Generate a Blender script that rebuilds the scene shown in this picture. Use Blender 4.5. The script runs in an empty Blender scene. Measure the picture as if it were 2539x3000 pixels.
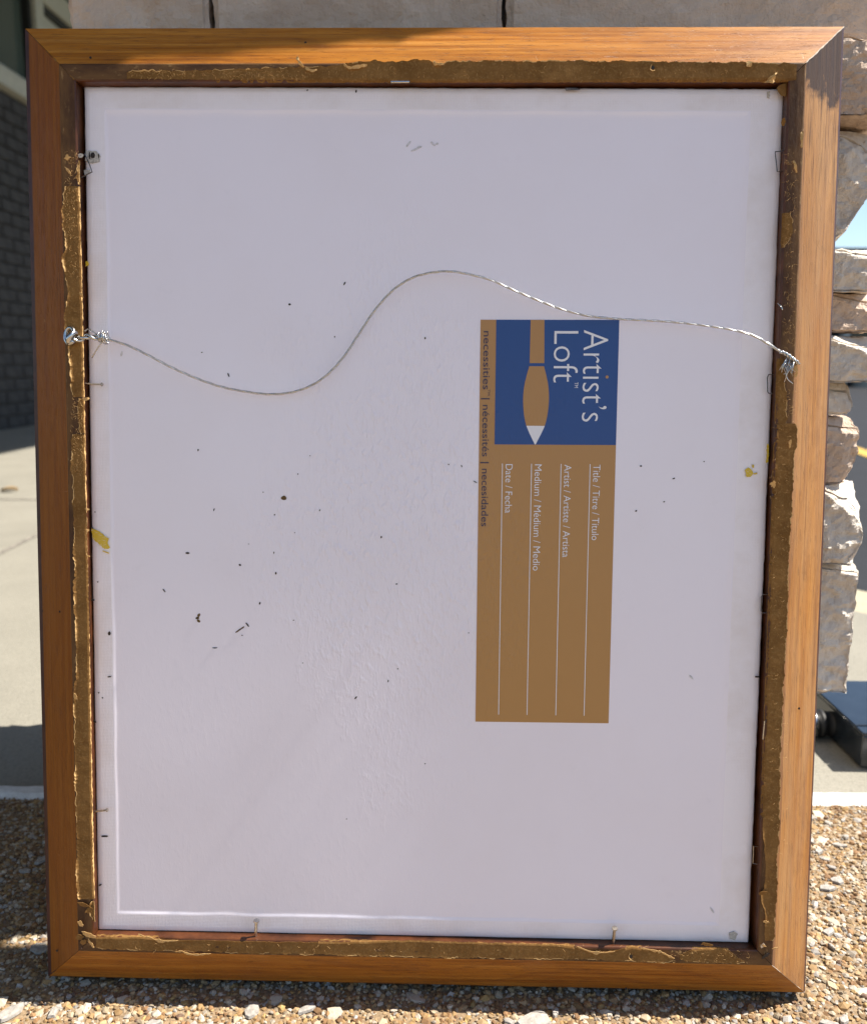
import bpy, math, random
import numpy as np
from mathutils import Matrix, Vector, noise, Euler

R = math.radians
SC = bpy.context.scene
COL = SC.collection
random.seed(7)

# ------------------------------------------------------------------ camera
F_PX, CX, CY = 2500.0, 1269.5, 1500.0            # focal length and centre, in pixels of the 2539 x 3000 photo
CAM = Vector((0.015101, -0.468468, 0.382579))
CR = Matrix(((0.9997212, 0.0096932, -0.0215285),
             (0.0229048, -0.1769774, 0.9839484),
             (0.0057275, -0.9841672, -0.1771501)))   # columns: right, down, forward
cd = bpy.data.cameras.new('camera')
cam = bpy.data.objects.new('camera', cd)
COL.objects.link(cam)
m = Matrix.Identity(4)
for i in range(3):
    m[i][0] = CR[i][0]; m[i][1] = -CR[i][1]; m[i][2] = -CR[i][2]; m[i][3] = CAM[i]
cam.matrix_world = m
cd.sensor_fit = 'HORIZONTAL'; cd.sensor_width = 36.0
cd.lens = 36.0 * F_PX / 2539.0
cd.clip_start = 0.01; cd.clip_end = 500
cd.dof.use_dof = True; cd.dof.focus_distance = 0.505; cd.dof.aperture_fstop = 11.0
SC.camera = cam

# ------------------------------------------------------------------ light
SUN = Vector((0.70, 0.0865, 1.0)).normalized()       # direction towards the sun
w = bpy.data.worlds.new('World'); SC.world = w; w.use_nodes = True
nt = w.node_tree
bg = nt.nodes['Background']
sky = nt.nodes.new('ShaderNodeTexSky'); sky.sky_type = 'NISHITA'; sky.sun_disc = False
sky.sun_elevation = math.asin(SUN.z)
sky.sun_rotation = math.atan2(SUN.x, SUN.y)
sky.air_density = 1.0; sky.dust_density = 0.4; sky.ozone_density = 1.4
nt.links.new(sky.outputs[0], bg.inputs[0]); bg.inputs[1].default_value = 0.082
sl = bpy.data.lights.new('sun', 'SUN'); sl.energy = 4.8; sl.angle = R(0.53); sl.color = (1.0, 0.93, 0.83)
so = bpy.data.objects.new('sun', sl); COL.objects.link(so)
so.rotation_euler = (-SUN).to_track_quat('-Z', 'Y').to_euler()
so.location = (2, 0.5, 3)
SC.view_settings.view_transform = 'Standard'; SC.view_settings.look = 'None'
SC.view_settings.exposure = 1.13; SC.view_settings.gamma = 1.0
SC.view_settings.use_curve_mapping = False
SC.cycles.use_denoising = True
SC.cycles.max_bounces = 8; SC.cycles.diffuse_bounces = 4

# ------------------------------------------------------------------ helpers
LEAN = R(6.18)
FM = Matrix.Rotation(math.pi / 2 - LEAN, 4, 'X')      # frame local: x right, y up the frame, z out of its back
VV = Vector((0, math.sin(LEAN), math.cos(LEAN))); WW = Vector((0, -math.cos(LEAN), math.sin(LEAN)))
W, H = 0.47, 0.573
GZ = -0.003

def F(px, py, w=0.016):
    """photo pixel -> frame-local point at height w above the frame's reference plane"""
    d = CR @ Vector(((px - CX) / F_PX, (py - CY) / F_PX, 1))
    s = (w - CAM.dot(WW)) / d.dot(WW)
    P = CAM + s * d
    return Vector((P.x, P.dot(VV), w))

def G(px, py, z=GZ):
    d = CR @ Vector(((px - CX) / F_PX, (py - CY) / F_PX, 1))
    s = (z - CAM.z) / d.z
    return CAM + s * d

def mesh(name, vs, fs, mats=(), parent=None, mi=None, smooth=False, uv=None):
    me = bpy.data.meshes.new(name)
    me.from_pydata([tuple(v) for v in vs], [], fs)
    for mm in (mats if isinstance(mats, (list, tuple)) else [mats]):
        me.materials.append(mm)
    if mi is not None:
        me.polygons.foreach_set('material_index', mi)
    if smooth:
        me.polygons.foreach_set('use_smooth', [True] * len(me.polygons))
    if uv is not None:
        ul = me.uv_layers.new(name='UVMap')
        li = np.empty(len(me.loops), dtype=np.int32); me.loops.foreach_get('vertex_index', li)
        ul.data.foreach_set('uv', np.asarray(uv, dtype=np.float32)[li].ravel())
    me.update()
    return link(name, me, parent)

def link(name, me, parent=None):
    o = bpy.data.objects.new(name, me); COL.objects.link(o)
    if parent: o.parent = parent
    return o

def tag(o, label=None, cat=None, group=None, kind=None):
    if label: o['label'] = label
    if cat: o['category'] = cat
    if group: o['group'] = group
    if kind: o['kind'] = kind
    return o

def empty(name, mat=None, loc=None):
    o = bpy.data.objects.new(name, None); COL.objects.link(o); o.empty_display_size = 0.05
    if mat is not None: o.matrix_world = mat
    if loc is not None: o.location = loc
    return o

def box(x0, x1, y0, y1, z0, z1):
    v = [(x0, y0, z0), (x1, y0, z0), (x1, y1, z0), (x0, y1, z0), (x0, y0, z1), (x1, y0, z1), (x1, y1, z1), (x0, y1, z1)]
    f = [(0, 3, 2, 1), (4, 5, 6, 7), (0, 1, 5, 4), (1, 2, 6, 5), (2, 3, 7, 6), (3, 0, 4, 7)]
    return v, f

def bevbox(x0, x1, y0, y1, z0, z1, b):
    import bmesh
    bm = bmesh.new()
    v, f = box(x0, x1, y0, y1, z0, z1)
    vs = [bm.verts.new(p) for p in v]
    for q in f: bm.faces.new([vs[i] for i in q])
    bmesh.ops.bevel(bm, geom=list(bm.edges), offset=b, segments=2, affect='EDGES', profile=0.5)
    bm.verts.index_update()
    V = [tuple(p.co) for p in bm.verts]; Fc = [tuple(p.index for p in q.verts) for q in bm.faces]
    bm.free()
    return V, Fc

def tube(pts, rad, n=8, cap=True):
    pts = [Vector(p) for p in pts]
    vs, fs = [], []
    up = Vector((0.13, 0.31, 0.94))
    for i, p in enumerate(pts):
        t = (pts[min(i + 1, len(pts) - 1)] - pts[max(i - 1, 0)]).normalized()
        a = up - t * up.dot(t)
        if a.length < 1e-5: a = Vector((1, 0, 0)) - t * t.x
        a.normalize(); b = t.cross(a); up = a
        r = rad[i] if isinstance(rad, (list, tuple)) else rad
        for k in range(n):
            q = 2 * math.pi * k / n
            vs.append(p + a * (r * math.cos(q)) + b * (r * math.sin(q)))
    for i in range(len(pts) - 1):
        for k in range(n):
            k2 = (k + 1) % n
            fs.append((i * n + k, i * n + k2, (i + 1) * n + k2, (i + 1) * n + k))
    if cap:
        fs.append(tuple(range(n - 1, -1, -1)))
        fs.append(tuple((len(pts) - 1) * n + k for k in range(n)))
    return vs, fs

def join(parts):
    V, Fc = [], []
    for v, f in parts:
        o = len(V); V += list(v); Fc += [tuple(i + o for i in q) for q in f]
    return V, Fc

def smooth_path(pts, step):
    pts = [Vector(p) for p in pts]
    out = []
    for i in range(len(pts) - 1):
        p0, p1, p2, p3 = pts[max(i - 1, 0)], pts[i], pts[i + 1], pts[min(i + 2, len(pts) - 1)]
        n = max(2, int((p2 - p1).length / step))
        for k in range(n):
            t = k / n
            out.append(0.5 * ((2 * p1) + (p2 - p0) * t + (2 * p0 - 5 * p1 + 4 * p2 - p3) * t * t + (3 * p1 - p0 - 3 * p2 + p3) * t ** 3))
    out.append(pts[-1])
    return out

def n1(x, s=0.0):
    return noise.noise(Vector((x, s * 3.71, s * 1.37)))

# ------------------------------------------------------------------ materials
class MT:
    def __init__(s, name, color=(.5, .5, .5), rough=.6, metal=0.0, spec=0.5):
        s.m = bpy.data.materials.new(name); s.m.use_nodes = True
        s.t = s.m.node_tree; s.b = s.t.nodes['Principled BSDF']
        s.set('Base Color', (*color, 1) if len(color) == 3 else color)
        s.set('Roughness', rough); s.set('Metallic', metal); s.set('Specular IOR Level', spec)
    def set(s, k, v):
        if hasattr(v, 'is_linked') or isinstance(v, bpy.types.NodeSocket): s.t.links.new(v, s.b.inputs[k])
        else: s.b.inputs[k].default_value = v
    def n(s, typ, ins=None, **kw):
        nd = s.t.nodes.new('ShaderNode' + typ)
        for k, v in kw.items(): setattr(nd, k, v)
        for k, v in (ins or {}).items():
            if isinstance(v, bpy.types.NodeSocket): s.t.links.new(v, nd.inputs[k])
            else: nd.inputs[k].default_value = v
        return nd
    def coord(s, which='Object', scale=(1, 1, 1), loc=(0, 0, 0), rot=(0, 0, 0)):
        c = s.n('TexCoord')
        return s.n('Mapping', {'Vector': c.outputs[which], 'Scale': scale, 'Location': loc, 'Rotation': rot}).outputs[0]
    def noise(s, vec, scale=5, detail=4, rough=.5, dist=0):
        return s.n('TexNoise', {'Vector': vec, 'Scale': scale, 'Detail': detail, 'Roughness': rough, 'Distortion': dist}).outputs[0]
    def ramp(s, fac, stops):
        r = s.n('ValToRGB', {'Fac': fac}); e = r.color_ramp.elements
        while len(e) < len(stops): e.new(0.5)
        for q, (p, c) in zip(e, stops):
            q.position = p; q.color = (*c, 1) if not isinstance(c, (int, float)) else (c, c, c, 1)
        return r.outputs[0]
    def mix(s, fac, a, b, mode='MIX'):
        nd = s.n('Mix', data_type='RGBA', blend_type=mode)
        for k, v in ((0, fac), (6, a), (7, b)):
            if isinstance(v, bpy.types.NodeSocket): s.t.links.new(v, nd.inputs[k])
            else: nd.inputs[k].default_value = (*v, 1) if isinstance(v, tuple) and len(v) == 3 else v
        return nd.outputs[2]
    def math(s, op, a, b=0.0, c=None):
        nd = s.n('Math', operation=op)
        for k, v in enumerate((a, b) if c is None else (a, b, c)):
            if isinstance(v, bpy.types.NodeSocket): s.t.links.new(v, nd.inputs[k])
            else: nd.inputs[k].default_value = v
        return nd.outputs[0]
    def bump(s, h, strength=.3, dist=.001, normal=None):
        ins = {'Height': h, 'Strength': strength, 'Distance': dist}
        if normal is not None: ins['Normal'] = normal
        o = s.n('Bump', ins).outputs[0]; s.set('Normal', o); return o

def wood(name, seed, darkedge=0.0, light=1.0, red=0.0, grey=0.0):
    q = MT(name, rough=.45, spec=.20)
    uv = q.coord('UV', (1, 1, 1), (seed * 1.7, seed * .31, 0))
    warp = q.noise(q.coord('UV', (7, 30, 1), (seed * 3.1, seed, 0)), 1.0, 2, .5)
    st = q.n('Mapping', {'Vector': uv, 'Scale': (5, 330, 1)}).outputs[0]
    grain = q.noise(st, 1.0, 6, .6, .35)
    sep = q.n('SeparateXYZ', {'Vector': uv})
    rings = q.math('SINE', q.math('ADD', q.math('MULTIPLY', sep.outputs[1], 900.0), q.math('MULTIPLY', warp, 20.0)))
    rings = q.math('MULTIPLY_ADD', rings, .5, .5)
    fac = q.math('ADD', q.math('MULTIPLY', grain, .86), q.math('MULTIPLY', rings, .085))
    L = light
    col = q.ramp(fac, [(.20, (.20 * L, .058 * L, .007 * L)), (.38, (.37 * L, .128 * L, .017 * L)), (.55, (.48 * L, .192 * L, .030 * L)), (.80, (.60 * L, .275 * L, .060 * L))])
    pores = q.noise(q.n('Mapping', {'Vector': uv, 'Scale': (85, 1500, 1)}).outputs[0], 1.0, 3, .55)
    pm = q.ramp(pores, [(.57, 0.0), (.68, 1.0)])
    big = q.noise(q.n('Mapping', {'Vector': uv, 'Scale': (14, 40, 1)}).outputs[0], 1.0, 3, .6)
    # flat-sawn figure: a few long dark growth lines that wander along the rail
    cw = q.noise(q.n('Mapping', {'Vector': uv, 'Scale': (5.5, 16, 1)}).outputs[0], 1.0, 2, .45)
    cath = q.math('SINE', q.math('ADD', q.math('MULTIPLY', sep.outputs[1], 330.0), q.math('MULTIPLY', cw, 30.0)))
    cath = q.math('MULTIPLY', q.ramp(cath, [(.72, 0.0), (.97, 1.0)]), q.ramp(grain, [(.3, .85), (.65, .25)]))
    col = q.mix(q.math('MULTIPLY', cath, .55), col, (.20 * L, .068 * L, .022 * L))
    col = q.mix(q.math('MULTIPLY', pm, .6), col, (.09, .028, .009))
    col = q.mix(q.math('MULTIPLY', q.ramp(big, [(.5, 0.0), (.75, 1.0)]), .45), col, (.17, .05, .014))
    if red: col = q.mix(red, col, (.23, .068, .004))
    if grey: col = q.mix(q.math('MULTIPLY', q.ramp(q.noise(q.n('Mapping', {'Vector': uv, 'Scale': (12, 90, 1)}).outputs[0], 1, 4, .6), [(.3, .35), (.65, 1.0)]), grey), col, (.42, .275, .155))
    ln = q.noise(q.n('Mapping', {'Vector': uv, 'Scale': (11, 900, 1)}).outputs[0], 1.0, 4, .6)
    col = q.mix(q.math('MULTIPLY', q.ramp(ln, [(.55, 0.0), (.70, 1.0)]), .5), col, (.15 * L, .05 * L, .014 * L))
    # handling dents and scratches
    scr = q.noise(q.n('Mapping', {'Vector': uv, 'Scale': (130, 60, 1), 'Rotation': (0, 0, .7)}).outputs[0], 1, 5, .75, 1.5)
    scm = q.ramp(scr, [(.66, 0.0), (.74, 1.0)])
    col = q.mix(q.math('MULTIPLY', scm, .30), col, (.50, .32, .16))
    blot = q.ramp(q.noise(q.n('Mapping', {'Vector': uv, 'Scale': (30, 55, 1)}).outputs[0], 1, 5, .7), [(.56, 0.0), (.72, 1.0)])
    col = q.mix(q.math('MULTIPLY', blot, .38), col, (.16, .062, .024))
    if darkedge:
        # grimy streak along the inner edge and a worn dark patch at the far end of the rail
        s2 = q.n('SeparateXYZ', {'Vector': q.coord('UV')})
        edge = q.ramp(q.math('ADD', q.math('MULTIPLY', s2.outputs[1], 30.0), q.math('MULTIPLY', grain, .35)), [(.0, 0.0), (.985, 0.0), (1.0, .55)])
        col = q.mix(edge, col, (.15, .075, .045))
        d = q.math('ADD', s2.outputs[0], q.math('MULTIPLY', q.noise(q.coord('UV', (60, 90, 1)), 1, 4, .7), .05))
        fade = q.ramp(d, [(.36, 0.0), (.56, .45)])
        col = q.mix(fade, col, (.40, .23, .10))
        streak = q.math('MULTIPLY', q.ramp(d, [(.44, 0.0), (.57, .9)]), q.ramp(q.noise(q.coord('UV', (26, 700, 1)), 1, 4, .65), [(.5, 0.0), (.62, 1.0)]))
        col = q.mix(streak, col, (.09, .05, .03))
        patch = q.ramp(d, [(.0, 0.0), (.552, 0.0), (.558, .92)])
        col = q.mix(patch, col, (.05, .033, .026))
    q.set('Base Color', col)
    q.set('Roughness', q.ramp(grain, [(.3, .36), (.7, .52)]))
    q.bump(q.math('ADD', q.math('ADD', grain, q.math('MULTIPLY', pm, -.8)), q.math('MULTIPLY', scm, -.5)), .40, .0005)
    return q.m

def flat(name, c, rough=.6, nscale=120, amt=.25, bump=.15, bdist=.0005, spec=.4, metal=0.0, coord='Object'):
    q = MT(name, c, rough, metal, spec)
    v = q.coord(coord)
    a = q.noise(v, nscale, 5, .6)
    col = q.mix(q.ramp(a, [(.35, 0.0), (.7, 1.0)]), tuple(x * (1 - amt) for x in c), tuple(min(1, x * (1 + amt)) for x in c))
    q.set('Base Color', col)
    if bump: q.bump(q.noise(v, nscale * 3, 4, .6), bump, bdist)
    return q.m

M = {}
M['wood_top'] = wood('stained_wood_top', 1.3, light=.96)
M['wood_bottom'] = wood('stained_wood_bottom', 4.7, light=.76)  # base colour lowered to deepen this rail's shade
M['wood_left'] = wood('stained_wood_left', 7.9, light=.54, red=.45)  # darkened in colour to deepen its shade; reddish stain is its own
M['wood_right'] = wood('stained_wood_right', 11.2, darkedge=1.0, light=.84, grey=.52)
# bare ledge: old glue, torn paper fibres and dirt on dark wood
q = MT('glue_stained_ledge', rough=.6, spec=.2)
v = q.coord('UV', (1, 1, 1))
a = q.noise(q.n('Mapping', {'Vector': v, 'Scale': (160, 420, 1)}).outputs[0], 1, 5, .7)
b = q.noise(q.n('Mapping', {'Vector': v, 'Scale': (26, 60, 1)}).outputs[0], 1, 3, .6)
c = q.mix(q.ramp(b, [(.42, 0.0), (.6, 1.0)]), (.072, .034, .016), (.145, .075, .028))
c = q.mix(q.math('MULTIPLY', q.ramp(a, [(.58, 0.0), (.72, 1.0)]), q.ramp(b, [(.40, .1), (.58, .9)])), c, (.36, .23, .10))
q.set('Base Color', c); q.bump(a, .5, .0006); M['ledge'] = q.m
M['inner'] = flat('dark_red_stain', (.085, .027, .008), .38, 60, .45, .2)
M['outer'] = flat('dark_outer_stain', (.055, .018, .014), .45, 60, .4, .2)
# kraft paper
q = MT('kraft_paper', rough=.8, spec=.1)
v = q.coord('Object')
a = q.noise(v, 900, 4, .6); b = q.noise(v, 60, 4, .6)
c = q.mix(q.ramp(b, [(.35, 0.0), (.65, 1.0)]), (.165, .082, .024), (.235, .124, .040))
c = q.mix(q.ramp(q.noise(v, 170, 3, .6), [(.66, 0.0), (.76, .6)]), c, (.12, .05, .018))
c = q.mix(q.ramp(a, [(.52, 0.0), (.75, .5)]), c, (.40, .25, .10))
c = q.mix(q.ramp(q.noise(q.coord('Object', (90, 90, 90)), 1, 6, .75, 1.2), [(.54, 0.0), (.66, .45)]), c, (.125, .06, .020))
q.set('Base Color', c); q.bump(a, .3, .0003)
q.set('Transmission Weight', 0.0)
M['kraft'] = q.m
M['torn'] = flat('torn_paper_edge', (.56, .35, .14), .8, 700, .2, .2, .0002)
M['filler'] = flat('pale_filler', (.62, .54, .44), .7, 400, .2, .2, .0002)
M['metal'] = flat('galvanised_wire', (.56, .56, .55), .22, 900, .2, .1, .0001, .5, 1.0)
M['steel'] = flat('nail_steel', (.42, .38, .33), .38, 900, .25, .1, .0001, .5, 1.0)
M['darksteel'] = flat('dull_staple', (.16, .15, .15), .42, 900, .25, .1, .0001, .5, .9)

def canvas_mat(name, base, rough, relief=1.0, weave=False):
    q = MT(name, base, rough, 0, .5)
    v = q.coord('Object')
    sp = q.n('SeparateXYZ', {'Vector': v})
    # paper glued over the weave: short upright wrinkles, only where the sheet lies tight on the cloth
    fib = q.noise(q.n('Mapping', {'Vector': v, 'Scale': (1000, 330, 300)}).outputs[0], 1, 3, .6)
    lum = q.noise(q.n('Mapping', {'Vector': v, 'Scale': (330, 150, 100), 'Rotation': (0, 0, .25)}).outputs[0], 1, 3, .65)
    ell = q.n('VectorMath', {0: q.n('Mapping', {'Vector': v, 'Location': (.46, -.80, 0), 'Rotation': (0, 0, .42), 'Scale': (5.6, 3.2, 0)}).outputs[0]}, operation='LENGTH').outputs['Value']
    reg = q.ramp(q.math('ADD', ell, q.math('MULTIPLY', q.noise(v, 18, 4, .65), .9)), [(.65, 1.0), (1.25, .06)])
    h = q.math('ADD', q.math('MULTIPLY', fib, .55), q.math('MULTIPLY', q.ramp(lum, [(.48, 0.0), (.75, 1.0)]), 1.0))
    h = q.math('MULTIPLY', h, reg)
    st = q.noise(v, 7, 5, .6)
    if weave:
        wv = q.math('ADD', q.math('SINE', q.math('MULTIPLY', sp.outputs[0], 7300)), q.math('SINE', q.math('MULTIPLY', sp.outputs[1], 6900)))
        h = q.math('MULTIPLY_ADD', wv, .025, q.math('MULTIPLY', fib, .22))
        q.set('Base Color', q.mix(q.ramp(q.noise(v, 30, 5, .65), [(.45, 0.0), (.8, .45)]), base, (.66, .58, .53)))
    else:
        # handling marks and faint yellowing
        col = q.mix(q.ramp(st, [(.45, 0.0), (.8, .5)]), base, tuple(x * f for x, f in zip(base, (.93, .90, .86))))
        col = q.mix(q.ramp(q.noise(v, 55, 6, .7), [(.62, 0.0), (.80, .22)]), col, tuple(x * .78 for x in base))
        q.set('Base Color', col)
    q.bump(h, .72 * relief, .0006)
    return q.m
M['paper'] = canvas_mat('white_backing_paper', (.875, .835, .915), .26)
M['canvas'] = canvas_mat('canvas_turnover', (.88, .84, .885), .42, 1.0, True)
M['gold'] = canvas_mat('printed_gold', (.45, .24, .080), .36, .9)
M['blue'] = canvas_mat('printed_blue', (.022, .072, .25), .40, .9)
M['white'] = canvas_mat('printed_white', (.80, .80, .84), .40, .6)
M['purple'] = canvas_mat('printed_purple', (.066, .045, .075), .45, .6)
M['speck'] = flat('dark_debris', (.03, .022, .018), .7, 500, .4, 0)
M['speckbrown'] = flat('brown_debris', (.12, .07, .02), .7, 500, .5, 0)
M['grey'] = flat('pencil_smudge', (.62, .60, .63), .6, 500, .2, 0)
q = MT('yellow_paint', rough=.45)
a = q.noise(q.coord('Object', (500, 1400, 1), rot=(0, 0, .6)), 1, 3, .6)
q.set('Base Color', q.mix(q.ramp(a, [(.30, 0.0), (.46, 1.0)]), (.70, .62, .45), (.66, .46, .025))); M['yellow'] = q.m
M['residue'] = flat('adhesive_residue', (.50, .47, .42), .7, 700, .35, .2)

def stone_mat(name, c1, c2):
    q = MT(name, rough=.85, spec=.25)
    v = q.coord('Object')
    a = q.noise(v, 14, 6, .65, .8); b = q.noise(v, 220, 5, .7); c = q.noise(v, 45, 5, .65)
    col = q.mix(q.ramp(a, [(.32, 0.0), (.68, 1.0)]), c1, c2)
    col = q.mix(q.ramp(c, [(.55, 0.0), (.75, .4)]), col, (.46, .34, .26))
    q.set('Base Color', col)
    nrm = q.n('Bump', {'Height': c, 'Strength': .8, 'Distance': .006}).outputs[0]
    q.bump(b, .8, .0018, nrm)
    return q.m
M['stone'] = stone_mat('limestone', (.74, .68, .59), (.56, .49, .41))
M['stone2'] = stone_mat('limestone_pinkish', (.66, .53, .42), (.48, .36, .27))
M['mortar'] = flat('dark_core', (.12, .105, .09), .9, 60, .3, .4, .003)

def concrete(name, c, grains=700):
    q = MT(name, rough=.9, spec=.2)
    v = q.coord('Object')
    a = q.noise(v, 6, 6, .6); b = q.noise(v, grains, 3, .6); d = q.noise(v, 140, 4, .7)
    col = q.mix(q.ramp(a, [(.3, 0.0), (.7, 1.0)]), tuple(x * .86 for x in c), c)
    col = q.mix(q.ramp(b, [(.35, .45), (.52, 0.0)]), col, tuple(x * .55 for x in c))
    col = q.mix(q.ramp(d, [(.6, 0.0), (.75, .5)]), col, tuple(min(.8, x * 1.35) for x in c))
    col = q.mix(q.ramp(q.noise(v, 2.2, 7, .7, 1.0), [(.5, 0.0), (.72, .45)]), col, tuple(x * .62 for x in c))
    q.set('Base Color', col)
    q.bump(q.math('ADD', b, d), .5, .0012)
    return q.m
M['concrete'] = concrete('pale_concrete', (.285, .27, .225), 420)
M['asphalt'] = concrete('asphalt', (.030, .032, .037), 160)
M['kerb'] = concrete('kerb_concrete', (.44, .40, .29), 300)
M['matrix'] = flat('aggregate_matrix', (.28, .20, .12), .95, 500, .35, .6, .001)
M['caulk'] = flat('white_joint', (.74, .73, .70), .7, 160, .12, .6, .002)
q = MT('pebbles', rough=.75, spec=.3)
at = q.n('Attribute', attribute_name='pcol').outputs[0]
q.set('Base Color', q.mix(q.ramp(q.noise(q.coord('Object'), 900, 3, .6), [(.3, .35), (.6, 0.0)]), at, (.25, .15, .08)))
q.bump(q.noise(q.coord('Object'), 1400, 3, .6), .3, .0004); M['pebble'] = q.m
M['chip'] = flat('pale_chip', (.36, .335, .30), .85, 3, .25, .15, .02)
M['yellowline'] = flat('yellow_road_paint', (.55, .36, .07), .8, 30, .25, .2)
M['blackgloss'] = flat('black_gloss_enamel', (.012, .016, .022), .16, 40, .3, .05, .0004, .6)
M['blackmatt'] = flat('black_rubber', (.012, .012, .012), .55, 200, .3, .1)
M['leaf'] = flat('dry_leaf', (.36, .25, .13), .7, 200, .4, .3, .001)
M['leafred'] = flat('red_brown_leaf', (.26, .07, .035), .7, 200, .4, .3, .001)
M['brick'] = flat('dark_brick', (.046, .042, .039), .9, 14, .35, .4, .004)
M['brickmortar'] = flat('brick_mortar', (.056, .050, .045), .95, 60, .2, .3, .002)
M['sill'] = flat('cream_stone_sill', (.42, .40, .32), .8, 30, .12, .2, .002)
q = MT('greenish_glass', (.075, .095, .078), .10, 0, .6); M['glass'] = q.m
M['creamframe'] = flat('cream_window_frame', (.46, .45, .36), .5, 60, .1, .05)
M['blackgasket'] = flat('black_gasket', (.012, .012, .010), .5, 60, .1, 0)
M['soffit'] = flat('canopy_soffit', (.35, .33, .29), .8, 20, .1, .1)
M['farwall'] = flat('dark_far_wall', (.03, .033, .034), .7, 3, .3, 0)
M['farpale'] = flat('pale_far_trim', (.42, .41, .36), .7, 3, .1, 0)
q = MT('far_glass', (.01, .012, .014), .15, 0, .5); M['farglass'] = q.m

# ================================================================== SETTING
def poly_sheet(name, pts, z, mat, drop=0.0):
    n = len(pts)
    vs = [(x, y, z) for x, y in pts]; fs = [tuple(range(n))]
    if drop:
        vs += [(x, y, z - drop) for x, y in pts]
        fs += [(i, i + n, (i + 1) % n + n, (i + 1) % n) for i in range(n)]
    return mesh(name, vs, fs, mat)

# car park, everything to the horizon
tag(poly_sheet('asphalt', [(-150, -100), (150, -100), (150, 250), (-150, 250)], -0.123, M['asphalt']), kind='structure')
# outer edge of the walkway: runs in from the right and curves away behind the pillar
edge = smooth_path([(1.9, -0.3, 0), (1.25, .34, 0), (.716, .99, 0), (.40, 1.32, 0), (.12, 1.85, 0), (-.02, 2.8, 0), (-.05, 5, 0), (-.05, 16, 0)], .15)
inner = []
for i, p in enumerate(edge):
    t = (edge[min(i + 1, len(edge) - 1)] - edge[max(i - 1, 0)]).normalized()
    inner.append(p + Vector((-t.y, t.x, 0)) * .150)
SL = .017                                            # the joint runs a touch askew to the frame
def strip_y(x): return .2435 + SL * x
walk = [(p.x, p.y) for p in inner] + [(-6, 16), (-6, strip_y(-2)), (-2.0, strip_y(-2.0)), (1.33, strip_y(1.33))]
walk = [(p.x, p.y) for p in inner if p.y > strip_y(p.x) + .004] + [(-7, 16), (-7, strip_y(-7))]
walk.append((inner[0].x, strip_y(inner[0].x)))
fx = next(p for p in inner if p.y > strip_y(p.x) + .004)
walk[-1] = (fx.x + .02, strip_y(fx.x))
tag(poly_sheet('concrete_walkway', walk, GZ - .001, M['concrete'], .115), kind='structure')
# kerb
vs, fs = [], []
for a, b in zip(edge, inner):
    a2 = a + (b - a) * .12
    vs += [(a.x, a.y, -.13), (a.x, a.y, GZ - .012), (a2.x, a2.y, GZ - .0015), (b.x, b.y, GZ - .0015), (b.x, b.y, -.13)]
for i in range(len(edge) - 1):
    for k in range(4): fs.append((i * 5 + k, (i + 1) * 5 + k, (i + 1) * 5 + k + 1, i * 5 + k + 1))
tag(mesh('kerb', vs, fs, M['kerb']), kind='structure')
# control joints cut in the walkway
def groove(p, q_, wd=.006):
    p = Vector((*p, 0)); q_ = Vector((*q_, 0)); t = (q_ - p).normalized(); nn = Vector((-t.y, t.x, 0)) * wd
    return mesh('control_joint', [(*(p - nn).xy, GZ + .0005), (*(q_ - nn).xy, GZ + .0005), (*(q_ + nn).xy, GZ + .0005), (*(p + nn).xy, GZ + .0005)], [(0, 1, 2, 3)], M['jointdark'])
M['jointdark'] = flat('joint_dirt', (.22, .20, .17), .95, 90, .4, 0)
for a_, b_ in (((-.860, .86), (-1.02, 3.2)), ((-2.3, 1.78), (-.1, 1.83))):
    tag(groove(a_, b_), kind='structure')

# exposed aggregate paving in front
AG = [(-3.2, -4), (1.95, -4), (1.95, strip_y(1.95)), (-3.2, strip_y(-3.2))]
agg = tag(poly_sheet('exposed_aggregate_paving', AG, GZ - .0023, M['matrix'], .11), kind='structure')
# white joint strip, ragged
vs, fs = [], []
N = 420
for i in range(N + 1):
    x = -1.2 + 2.5 * i / N
    y0 = strip_y(x) - .0135 + .0018 * n1(x * 60, 1) + .0012 * n1(x * 190, 2) - (.003 * max(0, n1(x * 25, 7)))
    y1 = strip_y(x) + .0085 + .0016 * n1(x * 50, 3) + .0012 * n1(x * 170, 4)
    for k in range(5):
        t = k / 4
        z = GZ + .0005 + .0016 * math.sin(math.pi * t) + .0007 * n1(x * 120 + k * 9, 5) - (.003 if k in (0, 4) else 0)
        vs.append((x, y0 + (y1 - y0) * t, z))
for i in range(N):
    for k in range(4): fs.append((i * 5 + k, (i + 1) * 5 + k, (i + 1) * 5 + k + 1, i * 5 + k + 1))
tag(mesh('joint_strip', vs, fs, M['caulk']), kind='structure')

# pebbles bedded in the paving
rng = np.random.default_rng(11)
ph = (1 + 5 ** .5) / 2
ico = np.array([(-1, ph, 0), (1, ph, 0), (-1, -ph, 0), (1, -ph, 0), (0, -1, ph), (0, 1, ph), (0, -1, -ph), (0, 1, -ph), (ph, 0, -1), (ph, 0, 1), (-ph, 0, -1), (-ph, 0, 1)], float)
ico /= np.linalg.norm(ico[0])
icf = np.array([(0, 11, 5), (0, 5, 1), (0, 1, 7), (0, 7, 10), (0, 10, 11), (1, 5, 9), (5, 11, 4), (11, 10, 2), (10, 7, 6), (7, 1, 8), (3, 9, 4), (3, 4, 2), (3, 2, 6), (3, 6, 8), (3, 8, 9), (4, 9, 5), (2, 4, 11), (6, 2, 10), (8, 6, 7), (9, 8, 1)])
chips = []
crng = random.Random(5)
zones = ((-.27, .27, -.052, -.012, 30), (.238, .44, -.055, .222, 75), (-.44, -.238, -.055, .222, 60))
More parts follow.
